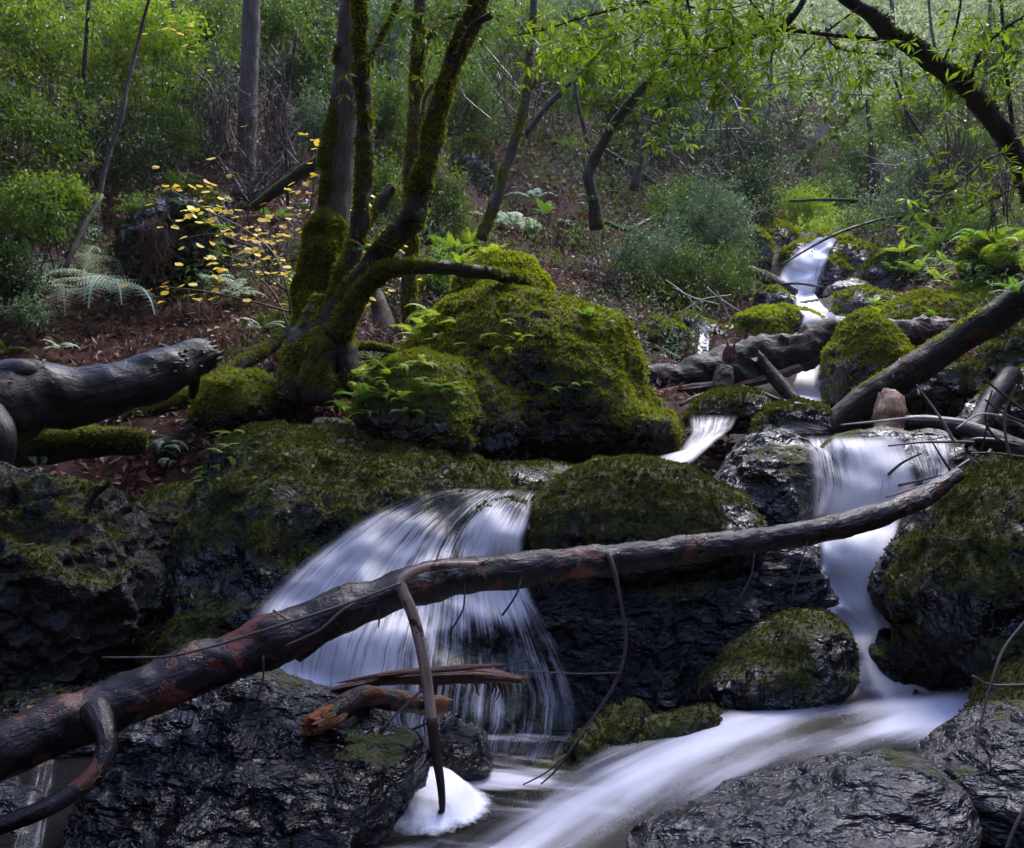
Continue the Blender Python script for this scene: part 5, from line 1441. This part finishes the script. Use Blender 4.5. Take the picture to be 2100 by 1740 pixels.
# fallen maple leaves lying on the near rocks
LOBE = [(0, -.25), (.12, -.1), (.42, -.22), (.36, -.02), (.62, .12), (.4, .2), (.44, .42), (.2, .38), (.16, .6), (0, .85)]
LOBE = LOBE + [(-x, y) for x, y in LOBE[-2:0:-1]]
for u, v in [(40, 1185), (165, 1090), (120, 1060), (360, 1088), (545, 958), (470, 965), (590, 935), (700, 905), (722, 908), (660, 850), (560, 845), (500, 860), (730, 900), (60, 1120), (90, 1100), (140, 1135), (230, 1150), (30, 1230), (880, 735), (1160, 640), (330, 930), (620, 845), (450, 985), (520, 870), (2010, 700), (1990, 690)]:
    p, n, _ = hit(u, v)
    if p is None:
        continue
    s = rng.uniform(.032, .055)
    ax = nrm(np.cross(n, rand_dir(1)[0]))
    ay = np.cross(n, ax)
    L_ = np.array([ax * x * s + ay * y * s + n * (.006 + rng.uniform(0, .25) * s * (x * x + (y - .2) ** 2)) for x, y in LOBE])
    V = np.vstack([p + n * .008 + ay * .1 * s, p + L_])
    m = len(LOBE)
    T = np.array([[0, 1 + i, 1 + (i + 1) % m] for i in range(m)])
    o = put('maple_leaf', Geo().add(V, T, rnd=rng.uniform(.1, .5)), M['leaf_litter'], origin=p, smooth=False)
    tag(o, 'fallen reddish brown maple leaf lying on mossy rock or bank', 'leaf', 'fallen maple leaves on the rocks')


# ---------------------------------------------------------------- leafy shrubs and crowns
def cloud(g, c, r, nspray, per, L, w=.34, spread=1.6, lump=1.3, thr=-.15, seed=0, up=.5):
    c, r = np.asarray(c, float), np.asarray(r, float)
    q = rng.normal(size=(nspray * 3, 3))
    q = nrm(q) * (rng.random((len(q), 1)) ** 0.42)
    p = c + q * r * (1 + .38 * fbm(q / np.maximum(np.linalg.norm(q, axis=1, keepdims=True), 1e-6) * 2.1 + seed, 3, seed + 2))[:, None]
    k = fbm(p * lump / max(r.mean(), .2) * 1.4, 3, seed) > thr
    p, q = p[k][:nspray], q[k][:nspray]
    n = len(p)
    tone = np.clip(.5 + .4 * fbm(p * 1.6 / max(r.mean(), .2), 2, seed + 5) + rng.normal(0, .12, n), 0, 1)
    ax = nrm(q * .8 + rand_dir(n) * .9 + np.array([0, 0, .1]))
    P_, D_, N_, R_ = [], [], [], []
    for i in range(per):
        t = rng.uniform(-.5, .5, (n, 1)) * L * spread * 2
        P_.append(p + ax * t + rng.normal(0, L * .25, (n, 3)))
        D_.append(nrm(ax * .7 + rand_dir(n) * .9 + np.array([0, 0, -.12])))
        N_.append(nrm(rand_dir(n) * .75 + np.array([0, 0, up + .4])))
        R_.append(np.clip(tone + rng.normal(0, .16, n), 0, 1))
    P_ = np.concatenate(P_)
    leafset(g, P_, np.concatenate(D_), np.concatenate(N_), L * rng.uniform(.65, 1.2, len(P_)), w, .14, .45, np.concatenate(R_))
    return p


def ground_at(x, y):
    return float(ground_z(np.array([x]), np.array([y]))[0])


def shrub(u, v, d, ru, rv, nspray, per, L, mat, label, name='shrub', cat='shrub', group=None, w=.34, depth=.8, stems=5, thr=-.15, twig='bark_dark', lump=1.3):
    c = P(u, v, d)
    r = np.array([ru * d / F, ru * d / F * depth, rv * d / F])
    gz = ground_at(c[0], c[1])
    base = np.array([c[0], c[1], min(gz, c[2] - r[2] * .6)])
    t = empty(name, base, label, cat, group)
    g = Geo()
    p = cloud(g, c, r, nspray, per, L, w, thr=thr, seed=int(u * 7 + v) % 91, lump=lump)
    put('foliage', g, M[mat], parent=t, smooth=False)
    g = Geo()
    for k in range(stems):
        e = p[rng.integers(len(p))]
        b = base + np.array([rng.normal(0, .12), rng.normal(0, .12), -.05])
        m = b * .5 + e * .5 + rng.normal(0, .12, 3) * r.mean()
        tube(g, [b, m, e], [.006 + .003 * r.mean() * 2, .005 + .002 * r.mean(), .002], 5, .12, cap=False)
        for _ in range(4):
            e2 = p[rng.integers(len(p))]
            if np.linalg.norm(e2 - m) < r.mean() * 1.1:
                tube(g, [m, (m + e2) / 2 + rng.normal(0, .06, 3), e2], [.004, .003, .0015], 4, .12, cap=False)
    put('stems', g, M[twig], parent=t, uv=True)
    return t


for a in [
    (80, 110, 11.5, 190, 150, 760, 8, .10, 'leaf_fresh', 'bright leafy shrub filling the top left corner'),
    (60, 60, 12.5, 120, 80, 400, 9, .085, 'leaf_bright', 'yellow green leafy branch spread at the extreme top left'),
    (260, 120, 12.5, 170, 140, 600, 8, .095, 'leaf_fresh', 'leafy shrub around the thin saplings at upper left'),
    (310, 60, 12, 110, 55, 300, 9, .085, 'leaf_bright', 'yellow green leaf spray above the left saplings'),
    (50, 290, 10, 120, 130, 520, 8, .09, 'leaf_mid', 'leafy shrub below the top left corner shrub'),
    (220, 300, 11, 150, 110, 500, 9, .075, 'leaf_dark', 'dark open shrub behind the leaning sapling'),
    (390, 210, 14, 110, 150, 600, 9, .09, 'leaf_dark', 'dark shrub just left of the lone grey trunk'),
    (110, 405, 8.8, 80, 50, 260, 9, .07, 'leaf_fresh', 'small bright green shrub low on the left slope'),
    (50, 430, 8.2, 90, 60, 260, 9, .065, 'leaf_mid', 'small shrub at the left edge above the ferns'),
    (140, 470, 8.9, 70, 40, 120, 9, .055, 'leaf_grey', 'greyish drooping shrub beside the dark overhang'),
    (20, 560, 7.6, 70, 60, 200, 9, .06, 'leaf_dark', 'dark low shrub at the left edge beside the silvery ferns'),
    (60, 640, 7.4, 50, 40, 90, 8, .05, 'leaf_grey', 'little round leaved plant left of the silvery ferns'),
    (250, 520, 9.0, 80, 30, 100, 8, .05, 'leaf_dark', 'sparse dark shrub above the silvery ferns'),
    (410, 500, 9, 42, 50, 200, 9, .045, 'fern_green', 'small bright green plant hanging on the dark overhang'),
    (310, 430, 8.9, 70, 22, 200, 9, .05, 'leaf_mid', 'green cushion of leaves on top of the dark overhang'),
    (610, 120, 15, 90, 130, 600, 9, .1, 'leaf_dark', 'dark green bush between the lone grey trunk and the furrowed trunk'),
    (640, 250, 14, 60, 60, 300, 9, .08, 'leaf_grey', 'greyish bush behind the furrowed grey trunk'),
    (580, 40, 13.5, 110, 60, 300, 9, .1, 'leaf_mid', 'hanging green foliage between the two grey trunks at the top'),
    (790, 250, 13, 60, 110, 500, 9, .08, 'leaf_mid', 'green bush seen between the fanned stems'),
    (795, 90, 17, 70, 110, 450, 9, .1, 'leaf_grey', 'greyish bush high between the fanned stems'),
    (790, 400, 11.5, 60, 70, 320, 9, .07, 'leaf_mid', 'green bush low between the fanned stems'),
    (900, 420, 12, 70, 110, 420, 9, .07, 'leaf_mid', 'light green bush right of the slim mossy trunk'),
    (900, 560, 9.6, 50, 50, 200, 9, .05, 'fern_green', 'ferny green plant behind the moss dome'),
    (960, 230, 19, 70, 110, 450, 9, .11, 'leaf_mid', 'bush behind the leaning stem'),
    (960, 130, 22, 90, 100, 420, 9, .14, 'leaf_grey', 'grey green bush higher behind the leaning stem'),
    (1000, 40, 26, 130, 70, 420, 9, .16, 'leaf_mid', 'tall bush at the top right of the leaning stem'),
    (1130, 170, 21, 110, 70, 480, 9, .13, 'leaf_mid', 'leafy bush above the brown slope'),
    (1180, 60, 25, 120, 70, 450, 9, .16, 'leaf_grey', 'pale grey green bush at the top centre'),
    (1290, 270, 19, 70, 100, 420, 9, .12, 'leaf_dark', 'dark bush right behind the bent tree'),
    (1400, 260, 19, 90, 120, 600, 9, .12, 'leaf_grey', 'grey green bush in the middle distance right of the bent tree'),
    (1470, 200, 24, 110, 100, 650, 9, .15, 'leaf_grey', 'large silvery bush on the far left side of the bright valley'),
    (1530, 320, 19, 90, 90, 500, 9, .11, 'leaf_dark', 'dark bush left of the yellow mossed trunks'),
    (1550, 400, 16, 45, 90, 360, 9, .08, 'leaf_dark', 'narrow dark cone shaped bush near the upper fall'),
    (1400, 430, 13.5, 70, 60, 320, 9, .075, 'leaf_mid', 'broad green shrub right of the brown slope'),
    (1450, 460, 12.5, 100, 90, 620, 9, .075, 'leaf_grey', 'shiny narrow leaved shrub in the centre right'),
    (1320, 520, 11.5, 90, 60, 360, 9, .065, 'leaf_grey', 'glaucous shrub on the bank above the small stones'),
    (1420, 560, 11.5, 120, 60, 460, 9, .06, 'leaf_mid', 'low mixed shrub above the bleached twigs'),
    (1500, 560, 13, 60, 80, 300, 9, .07, 'leaf_mid', 'shrub just left of the upper waterfall'),
    (1640, 430, 19, 70, 45, 300, 9, .1, 'leaf_bright', 'light green bush above the upper waterfall'),
    (1720, 470, 17, 110, 30, 300, 9, .08, 'leaf_bright', 'low light green growth beside the top of the upper waterfall'),
    (1700, 395, 22, 60, 35, 250, 9, .12, 'leaf_mid', 'green bush below the propped mossy trunk'),
    (1780, 330, 24, 90, 80, 480, 9, .14, 'leaf_mid', 'green bush behind the dark upright valley trunk'),
    (1870, 240, 18, 90, 80, 420, 9, .11, 'leaf_mid', 'green tree crown left of the arching trunk'),
    (1900, 360, 15, 80, 70, 380, 9, .09, 'leaf_grey', 'greyish bush below the arching trunk'),
    (1990, 330, 14, 70, 80, 380, 9, .085, 'leaf_mid', 'green bush close behind the arching trunk'),
    (1850, 440, 16, 110, 50, 420, 9, .08, 'leaf_grey', 'low grey green thicket right of the upper waterfall'),
    (2030, 440, 11, 100, 50, 300, 9, .06, 'leaf_mid', 'thicket above the fern bank at the right'),
    (2060, 120, 20, 80, 130, 420, 9, .12, 'leaf_mid', 'tall bush in the upper right corner'),
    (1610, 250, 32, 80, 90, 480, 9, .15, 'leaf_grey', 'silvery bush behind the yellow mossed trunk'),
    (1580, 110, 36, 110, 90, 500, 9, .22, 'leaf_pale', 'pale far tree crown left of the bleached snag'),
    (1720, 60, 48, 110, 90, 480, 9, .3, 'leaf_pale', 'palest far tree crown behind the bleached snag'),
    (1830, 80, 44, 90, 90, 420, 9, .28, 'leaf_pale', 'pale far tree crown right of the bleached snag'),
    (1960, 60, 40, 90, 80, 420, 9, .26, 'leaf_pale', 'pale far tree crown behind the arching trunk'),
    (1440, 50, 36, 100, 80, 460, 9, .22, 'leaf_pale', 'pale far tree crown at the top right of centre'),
    (1320, 120, 28, 90, 90, 420, 9, .17, 'leaf_grey', 'grey green far bush above the bent tree'),
    (700, 60, 24, 120, 90, 420, 9, .15, 'leaf_dark', 'dark far bush behind the furrowed trunk top'),
    (400, 60, 16, 110, 80, 420, 9, .11, 'leaf_mid', 'leafy bush at the top between the thin sapling and the lone grey trunk'),
    (700, 190, 18, 110, 100, 460, 9, .11, 'leaf_mid', 'leafy bush directly behind the furrowed grey trunk'),
    (860, 190, 19, 80, 110, 420, 9, .12, 'leaf_fresh', 'fresh green bush between the slim mossy trunk and the leaning stem'),
    (900, 50, 22, 110, 80, 420, 9, .14, 'leaf_mid', 'bush at the top behind the tip of the leaning stem'),
    (1080, 90, 18, 110, 90, 420, 9, .12, 'leaf_fresh', 'fresh green bush at the top behind the crooked mossy tree'),
    (1230, 170, 19, 90, 70, 380, 9, .12, 'leaf_mid', 'bush filling the gap left of the bent tree'),
    (1350, 200, 17, 80, 80, 380, 9, .10, 'leaf_dark', 'dark bush under the arch of the bent tree'),
    (330, 270, 13, 90, 70, 320, 9, .085, 'leaf_mid', 'bush on the slope below the leafless grey twigs'),
    (480, 80, 20, 110, 90, 420, 9, .13, 'leaf_mid', 'bush behind the lone grey trunk at the top'),
]:
    shrub(*a, thr=-.08, lump=2.0)


# bay sprays that hang from the arching trunk and the bent tree in the foreground
def sprays(parent, pts, mat, L, per=7, spread=.10, n=3, name='foliage'):
    g, tg = Geo(), Geo()
    for u, v, d in pts:
        c = P(u, v, d)
        for k in range(n):
            a = c + rng.normal(0, spread, 3) * np.array([1, .8, .8])
            ax = nrm(rng.normal(size=3) * np.array([1, .8, .6]) + np.array([0, 0, -.15]))
            tl_ = L * 2.2
            for f in (.25, 1.0):
                m = per
                d_ = nrm(ax * rng.uniform(.1, .9, (m, 1)) + rand_dir(m) * np.array([1, 1, .7]) + np.array([0, 0, -.15]))
                leafset(g, a + ax * tl_ * f + d_ * .006, d_, nrm(rand_dir(m) * .45 + np.array([0, -.25, .8])), L * rng.uniform(.65, 1.15, m), .30, .1, .5, np.clip(rng.normal(.55, .25, m), 0, 1))
            tube(tg, [c + (a - c) * .1, a, a + ax * tl_], [.002, .002, .001], 4, .08, cap=False)
    put(name, g, M[mat], parent=parent, smooth=False)
    tag(put('twigs', tg, M['bark_dark'], parent=parent, uv=True), kind='stuff')


def scat(n, u0, u1, v0, v1, d0, d1, f=None):
    out = []
    while len(out) < n:
        u, v = rng.uniform(u0, u1), rng.uniform(v0, v1)
        if f is None or f(u, v):
            out.append((u, v, rng.uniform(d0, d1)))
    return out


nz = lambda u, v: vnoise(np.array([[u / 70, v / 55, 3.3]]), 5)[0] > -.12
sp = scat(56, 1260, 1720, -20, 130, 4.3, 5.2, nz) + scat(26, 1380, 1560, 110, 210, 4.4, 5.0, nz) + scat(9, 1700, 1830, 60, 200, 4.5, 5, nz) + scat(9, 1880, 2100, 180, 430, 4.6, 5.2, lambda u, v: v > (u - 1850) * .9 + 90 and nz(u, v)) \
    + scat(18, 1960, 2110, -20, 170, 4.8, 5.4, nz) + scat(6, 1820, 1960, 330, 450, 4.6, 5.0)
sp += scat(26, 990, 1270, -20, 140, 4.8, 5.3, nz)
sprays(arch, sp, 'leaf_bright', .078, n=2)
sprays(bay, scat(16, 1260, 1420, 100, 300, 10.8, 11.8) + scat(20, 1380, 1640, 30, 140, 10, 10.8), 'leaf_mid', .1, n=3, spread=.2)
sprays(maple, scat(14, 780, 960, -10, 110, 5.6, 6.2), 'leaf_mid', .08, n=2)
# unseen leaf crowns added above the frame to keep sun and sky off the near creek
for tr_, c, r, ns, L, mt, top in [(maple, (-2.6, 3.4, 7.6), (3.4, 3.2, 1.3), 1300, .2, 'leaf_mid', (730, -250, 6.2)), (greyt, (-4.6, 6.5, 11), (2.6, 2.6, 2.0), 800, .16, 'leaf_mid', (735, -290, 7.1)), (arch, (2.6, 4.2, 7.5), (4.4, 4.2, 1.3), 600, .2, 'leaf_mid', (1565, -195, 5)),
                          (slim, (-.6, 9.6, 12.0), (1.6, 1.6, 2), 400, .15, 'leaf_mid', (866, -145, 8.2))]:
    g = Geo()
    cloud(g, c, r, ns, 9, L, .5, thr=-.5, seed=3)
    put('crown', g, M[mt], parent=tr_, smooth=False)  # added light blocker, out of view, hung on the tree
    g = Geo()
    b0, c0 = P(*top), np.array(c)
    for e in [(0, 0, .3), (.6, .2, .2), (-.6, -.3, .2), (.1, -.7, .1), (-.1, .6, .1)]:
        e = c0 + np.array(e) * np.array(r)
        tube(g, [b0, b0 * .6 + e * .4 + np.array([0, 0, .35]), e], [.07, .045, .012], 8, .2, rough=.03)
    put('branches', g, M['bark_dark'], parent=tr_, uv=True)  # limbs added to join the unseen crown to its trunk

# the sapling with yellow autumn leaves
YC1 = [(890, 1068), (938, 1052), (940, 1075), (1000, 1060), (1003, 1080), (1092, 1056), (1130, 1055), (1175, 1028), (1190, 1057), (1210, 1044), (1250, 1122), (1292, 1140), (1138, 1142), (1043, 1190), (1085, 1180), (1083, 1200),
       (1135, 1207), (1170, 1172), (1188, 1195), (1230, 1190), (1240, 1170), (1268, 1203), (1300, 1212), (1018, 1248), (1060, 1232), (1203, 1248), (1190, 1270), (1335, 1232), (1313, 1284), (1390, 1297), (1420, 1290), (1460, 1300),
       (1290, 1330), (1330, 1333), (1380, 1345), (1410, 1357), (1455, 1335), (1500, 1325), (1555, 1337), (1487, 1355), (1545, 1380), (1590, 1368), (1620, 1338), (1685, 1300), (1710, 1320), (1605, 1288), (1633, 1242), (1695, 1215),
       (1740, 1195), (1777, 1207), (1745, 1255), (1655, 1090), (1632, 1070), (1690, 1090), (1750, 1093), (1780, 1000), (1775, 990), (1778, 845), (1768, 797), (1805, 810), (1037, 1350), (1027, 1407), (1203, 1376), (1185, 1465),
       (1277, 1450), (1220, 1492), (1365, 1435), (1405, 1435), (1450, 1425), (1480, 1430), (1505, 1465), (1340, 1503), (1385, 1505), (1440, 1500), (1460, 1488), (1560, 1470), (1590, 1460), (1600, 1475), (1570, 1490), (1628, 1512),
       (1690, 1550), (1688, 1580), (1475, 1553), (1515, 1545), (1567, 1608), (1663, 1632), (1697, 1672), (1605, 1725), (1270, 1535), (1230, 1525), (1210, 1573), (1250, 1587), (1095, 1612), (1218, 1648), (1095, 1667), (1107, 1697),
       (848, 1648), (930, 1632), (930, 1660), (942, 1602), (1760, 1400), (1755, 1385), (1980, 1233), (1970, 1187), (2000, 1050), (2055, 1435), (2080, 1725), (985, 128), (975, 165), (1085, 135), (1085, 150), (1070, 172), (1025, 190), (1085, 293), (1010, 195)]
YL = [(x * .3621, y * .3621) for x, y in YC1] + [(672 + x * .3621, y * .3621) for x, y in [(245, 1160), (320, 1302), (240, 1390), (200, 1435), (290, 1480), (320, 1450), (340, 1665), (365, 1650), (355, 1415), (420, 1420), (300, 1475), (275, 1490)]]
ysap = empty('yellow_leaved_sapling', P(600, 690, 7.6), 'thin sapling hung with round yellow autumn leaves left of the mossy tree', 'sapling')
g = Geo()
yp = np.array([P(u, v, 7.7 + .8 * math.sin(u * .05 + v * .03) * .5 + (1.0 if v < 130 else 0)) for u, v in YL])
n = len(yp)
for k in range(n * 2):
    c = yp[k % n] + (rng.normal(0, .13, 3) if k >= n else 0)
    if k >= n and rng.random() < .35:
        continue
    yaw, r_ = rng.uniform(0, 2 * np.pi), rng.uniform(.027, .046)
    nn = nrm(np.array([rng.normal(0, .3), -.45 + rng.normal(0, .3), 1.0]))
    ax = nrm(np.cross(nn, [math.cos(yaw), math.sin(yaw), .1]))
    ay = np.cross(nn, ax)
    th = np.linspace(0, 2 * np.pi, 10, endpoint=False)
    rr = r_ * (1 - .28 * np.exp(-(np.minimum(th, 2 * np.pi - th) / .35) ** 2)) * rng.uniform(.9, 1.1, 10)
    cup = rng.uniform(-.35, .5) * rr * np.cos(th * rng.integers(1, 3) + yaw) ** 2
    ring = c + ax * (rr * np.cos(th))[:, None] + ay * (rr * np.sin(th) * rng.uniform(.8, 1))[:, None] + nn * cup[:, None]
    g.add(np.vstack([c, ring]), np.array([[0, 1 + i, 1 + (i + 1) % 10] for i in range(10)]), rnd=rng.random())
put('leaves', g, M['leaf_yellow'], parent=ysap, smooth=False)
g = Geo()
b0 = P(600, 690, 7.6)
for q in [[(600, 690, 7.6), (590, 600, 7.6), (560, 520, 7.7), (500, 470, 7.8), (420, 430, 7.8), (350, 390, 7.8), (315, 385, 7.8)], [(595, 680, 7.6), (560, 600, 7.7), (500, 550, 7.8), (440, 530, 7.8), (395, 545, 7.9)],
          [(600, 690, 7.6), (615, 560, 7.7), (635, 440, 7.8), (648, 330, 7.8), (645, 290, 7.8)], [(590, 600, 7.6), (540, 560, 7.7), (470, 545, 7.7), (430, 520, 7.8)], [(560, 520, 7.7), (500, 500, 7.8), (440, 480, 7.8), (375, 490, 7.8)],
          [(595, 640, 7.6), (520, 620, 7.6), (430, 600, 7.6), (340, 590, 7.6), (305, 598, 7.6)], [(610, 580, 7.7), (660, 480, 8), (700, 440, 8.2), (720, 390, 8.3)], [(600, 690, 7.6), (680, 600, 7.9), (770, 540, 8.1), (820, 510, 8.2)]]:
    limb(g, q, np.linspace(5, 1.6, len(q)), sides=5, step=.08, rough=.004)
put('branches', g, M['twig'], parent=ysap, uv=True)


# bare, leafless brush
def bare(u, v, d, ru, rv, n, mat, label, w=1.6, name='bare_brush'):
    c = P(u, v, d)
    s = d / F
    base = P(u, v + rv, d)
    g = Geo()
    for k in range(n):
        a = base + rng.normal(0, .25, 3) * ru * s
        e = c + rng.normal(0, .5, 3) * np.array([ru, ru * .5, rv]) * s
        m = (a + e) / 2 + rng.normal(0, .1, 3) * rv * s
        tube(g, [a, m, e], [w * s, w * .7 * s, .4 * s], 3, .25, rough=.02, cap=False)
        for _ in range(3):
            f = m + (e - m) * rng.random()
            h = f + nrm(rng.normal(size=3) + (e - m)) * rng.uniform(.15, .4) * rv * s
            tube(g, [f, (f + h) / 2 + rng.normal(0, .03, 3) * rv * s, h], [w * .6 * s, w * .45 * s, .3 * s], 3, .25, cap=False)
    tag(put(name, g, M[mat], uv=True), label, 'brush')


for a in [(450, 180, 11.6, 70, 130, 46, 'twig', 'tangle of leafless grey twigs left of the lone grey trunk'), (570, 190, 11.4, 60, 120, 40, 'twig', 'tangle of leafless grey twigs right of the lone grey trunk'),
          (520, 330, 11, 90, 70, 50, 'twig', 'leafless brush at the foot of the lone grey trunk'), (560, 470, 8.6, 80, 90, 30, 'twig', 'bare thin stems among the yellow leaves'),
          (800, 560, 8.8, 60, 90, 30, 'twig', 'bare stems seen under the arching mossy bough'), (1720, 160, 29, 70, 110, 60, 'twig_pale', 'bleached bare branches around the dead snag'),
          (1830, 330, 19, 60, 50, 50, 'twig_pale', 'white drooping bare twigs in the valley'), (1680, 260, 26, 50, 40, 30, 'twig_pale', 'bleached twigs between the yellow mossed trunks'),
          (1420, 300, 16, 120, 160, 40, 'twig', 'thin bare saplings right of the bent tree'), (1950, 220, 9, 110, 170, 36, 'twig', 'thin bare branches behind the arching trunk'),
          (1500, 130, 14, 140, 130, 34, 'twig', 'thin bare branches under the bay leaves'), (780, 680, 7.2, 50, 30, 24, 'twig', 'bare twigs between the mossy tree and the ferny boulder'), (900, 715, 6.2, 60, 40, 14, 'twig', 'bare twigs lying behind the ferny boulder'),
          (1060, 100, 14, 120, 130, 30, 'twig', 'bare branches high between the leaning stem and the bent tree'), (1250, 560, 11, 70, 50, 40, 'twig', 'bare brush on the bank behind the largest boulder'), (2050, 300, 8, 60, 150, 16, 'twig', 'bare branches at the right edge behind the arching trunk')]:
    bare(*a)

# ---------------------------------------------------------------- uncountable cover
# bits of leaf and twig caught on the boulders
g = Geo()
for u0, u1, v0, v1, N in [(720, 1400, 590, 950, 150), (400, 1200, 870, 1050, 110), (1070, 1700, 890, 1100, 60), (1680, 2100, 600, 850, 60), (1430, 1750, 1250, 1440, 25), (1300, 2100, 1400, 1740, 60), (200, 850, 1400, 1700, 30), (0, 400, 740, 1300, 120), (1820, 2100, 980, 1400, 40)]:
    for _ in range(N):
        p, n, idx = hit(rng.uniform(u0, u1), rng.uniform(v0, v1))
        if p is None or n[2] < .35 or idx < N_GROUND:
            continue
        dd = nrm(np.cross(n, rand_dir(1)[0]) + n * .15)
        L_ = rng.uniform(.018, .05) * p[1] / 5
        leafset(g, (p + n * .006)[None], dd[None], (n + rand_dir(1)[0] * .4)[None], L_, rng.choice([.08, .35, .5]), .2)
tag(put('fallen_bits', g, M['leaf_litter'], origin=(0, 0, 0), smooth=False), 'small dead leaves and needles caught on the boulders', 'leaf debris', kind='stuff')
# fallen leaves
N = 60000
a = rng.uniform(-.72, .72, N)
r = np.exp(rng.uniform(math.log(4.6), math.log(34), N))
x, y = r * np.sin(a), r * np.cos(a)
cd_ = creek_dist(x, y)
k = cd_ > .7
x, y, r = x[k], y[k], r[k]
z = ground_z(x, y)
e = .05
nx_ = -(ground_z(x + e, y) - z) / e
ny_ = -(ground_z(x, y + e) - z) / e
gn = nrm(np.c_[nx_, ny_, np.ones(len(x))])
g = Geo()
leafset(g, np.c_[x, y, z] + gn * rng.uniform(.0, .05, len(x))[:, None], rand_dir(len(x)) + gn * .1, gn + rand_dir(len(x)) * .45, rng.uniform(.05, .11, len(x)) * np.clip(r / 9, .8, 2.2), .55, .2)
tag(put('leaf_litter', g, M['leaf_litter'], origin=(0, 0, 0), smooth=False), 'brown fallen leaves strewn over the slopes', 'fallen leaves', kind='stuff')
# low green growth on the slopes
for nm, mt, N, lo, hi, L, thr, sd, lab in [('ground_cover', 'leaf_mid', 26000, 7, 40, .06, .22, 3, 'low green plants scattered over the slopes'), ('ground_cover', 'leaf_grey', 22000, 8, 50, .07, .25, 14, 'low greyish plants scattered over the slopes')]:
    a = rng.uniform(-.72, .72, N)
    r = np.exp(rng.uniform(math.log(lo), math.log(hi), N))
    x, y = r * np.sin(a), r * np.cos(a)
    k = (creek_dist(x, y) > 1.0) & (fbm(np.c_[x, y, 0 * x] * .55, 3, sd) > thr)
    x, y, r = x[k], y[k], r[k]
    p = np.c_[x, y, ground_z(x, y) + rng.random(len(x)) ** 2 * .05 * r]
    g = Geo()
    for q in range(5):
        leafset(g, p + rng.normal(0, .05, p.shape) * np.clip(r / 10, .6, 3)[:, None], rand_dir(len(x)) + np.array([0, 0, .2]), rand_dir(len(x)) * .7 + np.array([0, 0, .8]), L * rng.uniform(.6, 1.3, len(x)) * np.clip(r / 12, .8, 4), .36)
    tag(put(nm, g, M[mt], origin=(0, 0, 0), smooth=False), lab, 'plants', kind='stuff')
# the far wood climbing the valley sides
g = Geo()
for k in range(330):
    th = rng.uniform(-.75, .75)
    r = math.exp(rng.uniform(math.log(24), math.log(85)))
    x, y = r * math.sin(th), r * math.cos(th)
    h = rng.uniform(2.0, 5.0) * (r / 40) ** .3
    c = (x, y, ground_at(x, y) + h * .55)
    cloud(g, c, (h * .55, h * .55, h * .6), int(80), 8, .0062 * r ** .97 * 1.1, .45, seed=k, thr=-.2)
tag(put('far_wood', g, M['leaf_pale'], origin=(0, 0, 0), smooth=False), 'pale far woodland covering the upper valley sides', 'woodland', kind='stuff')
def haze(dens):
    m = bpy.data.materials.new('pale_air'); m.use_nodes = True
    nt = m.node_tree; nt.nodes.clear()
    o_ = nt.nodes.new('ShaderNodeOutputMaterial'); v = nt.nodes.new('ShaderNodeVolumePrincipled')
    v.inputs['Color'].default_value = (0.85, 0.9, 0.95, 1); v.inputs['Density'].default_value = dens; v.inputs['Anisotropy'].default_value = .3
    nt.links.new(v.outputs[0], o_.inputs['Volume'])
    V = np.array([[x, y, z] for x in (-140, 140) for y in (-110, 140) for z in (-3, 100)], float)
    T = [[0,1,3],[0,3,2],[4,6,7],[4,7,5],[0,4,5],[0,5,1],[2,3,7],[2,7,6],[0,2,6],[0,6,4],[1,5,7],[1,7,3]]
    tag(put('haze', Geo().add(V, T), m, origin=(0,0,0), smooth=False), kind='stuff')
haze(0.0006)
# ---------------------------------------------------------------- light, sky, camera
w = bpy.data.worlds.new('World')
SC.world = w
w.use_nodes = True
nt = w.node_tree
nt.nodes.clear()
sky = nt.nodes.new('ShaderNodeTexSky')
sky.sky_type = 'NISHITA'
sky.sun_disc = False
EL, AZ = math.radians(58), math.radians(30)
sky.sun_elevation = EL
sky.sun_rotation = AZ
bg = nt.nodes.new('ShaderNodeBackground')
bg.inputs['Strength'].default_value = 0.13
wo = nt.nodes.new('ShaderNodeOutputWorld')
tn = nt.nodes.new('ShaderNodeMix')
tn.data_type = 'RGBA'
tn.blend_type = 'MULTIPLY'
tn.inputs[0].default_value = 1.0
tn.inputs[7].default_value = (0.98, 0.93, 1.10, 1)
nt.links.new(sky.outputs[0], tn.inputs[6])
nt.links.new(tn.outputs[2], bg.inputs['Color'])
nt.links.new(bg.outputs[0], wo.inputs['Surface'])
sd = bpy.data.lights.new('sun', 'SUN')
sd.energy = 1.1
sd.angle = math.radians(35)
sd.color = (1.0, 0.95, 0.88)
so = bpy.data.objects.new('sun', sd)
COL.objects.link(so)
S = Vector((math.sin(AZ) * math.cos(EL), math.cos(AZ) * math.cos(EL), math.sin(EL)))
so.rotation_euler = S.to_track_quat('Z', 'Y').to_euler()
cd = bpy.data.cameras.new('camera')
cd.sensor_width = 36
cd.lens = 36 * F / 2100
cd.clip_start = 0.05
cd.clip_end = 600
co = bpy.data.objects.new('camera', cd)
co.location = (0, 0, CZ)
co.rotation_euler = (math.radians(90), 0, 0)
COL.objects.link(co)
SC.camera = co
vs = SC.view_settings
vs.view_transform = 'Standard'
vs.look = 'None'
vs.gamma = 1
vs.exposure = 2.55
SC.cycles.max_bounces = 8
SC.cycles.diffuse_bounces = 3
SC.cycles.glossy_bounces = 3
SC.cycles.transmission_bounces = 4
SC.cycles.transparent_max_bounces = 16
for o in bpy.data.objects:
    if 'base_xyz' in o.keys():
        del o['base_xyz']
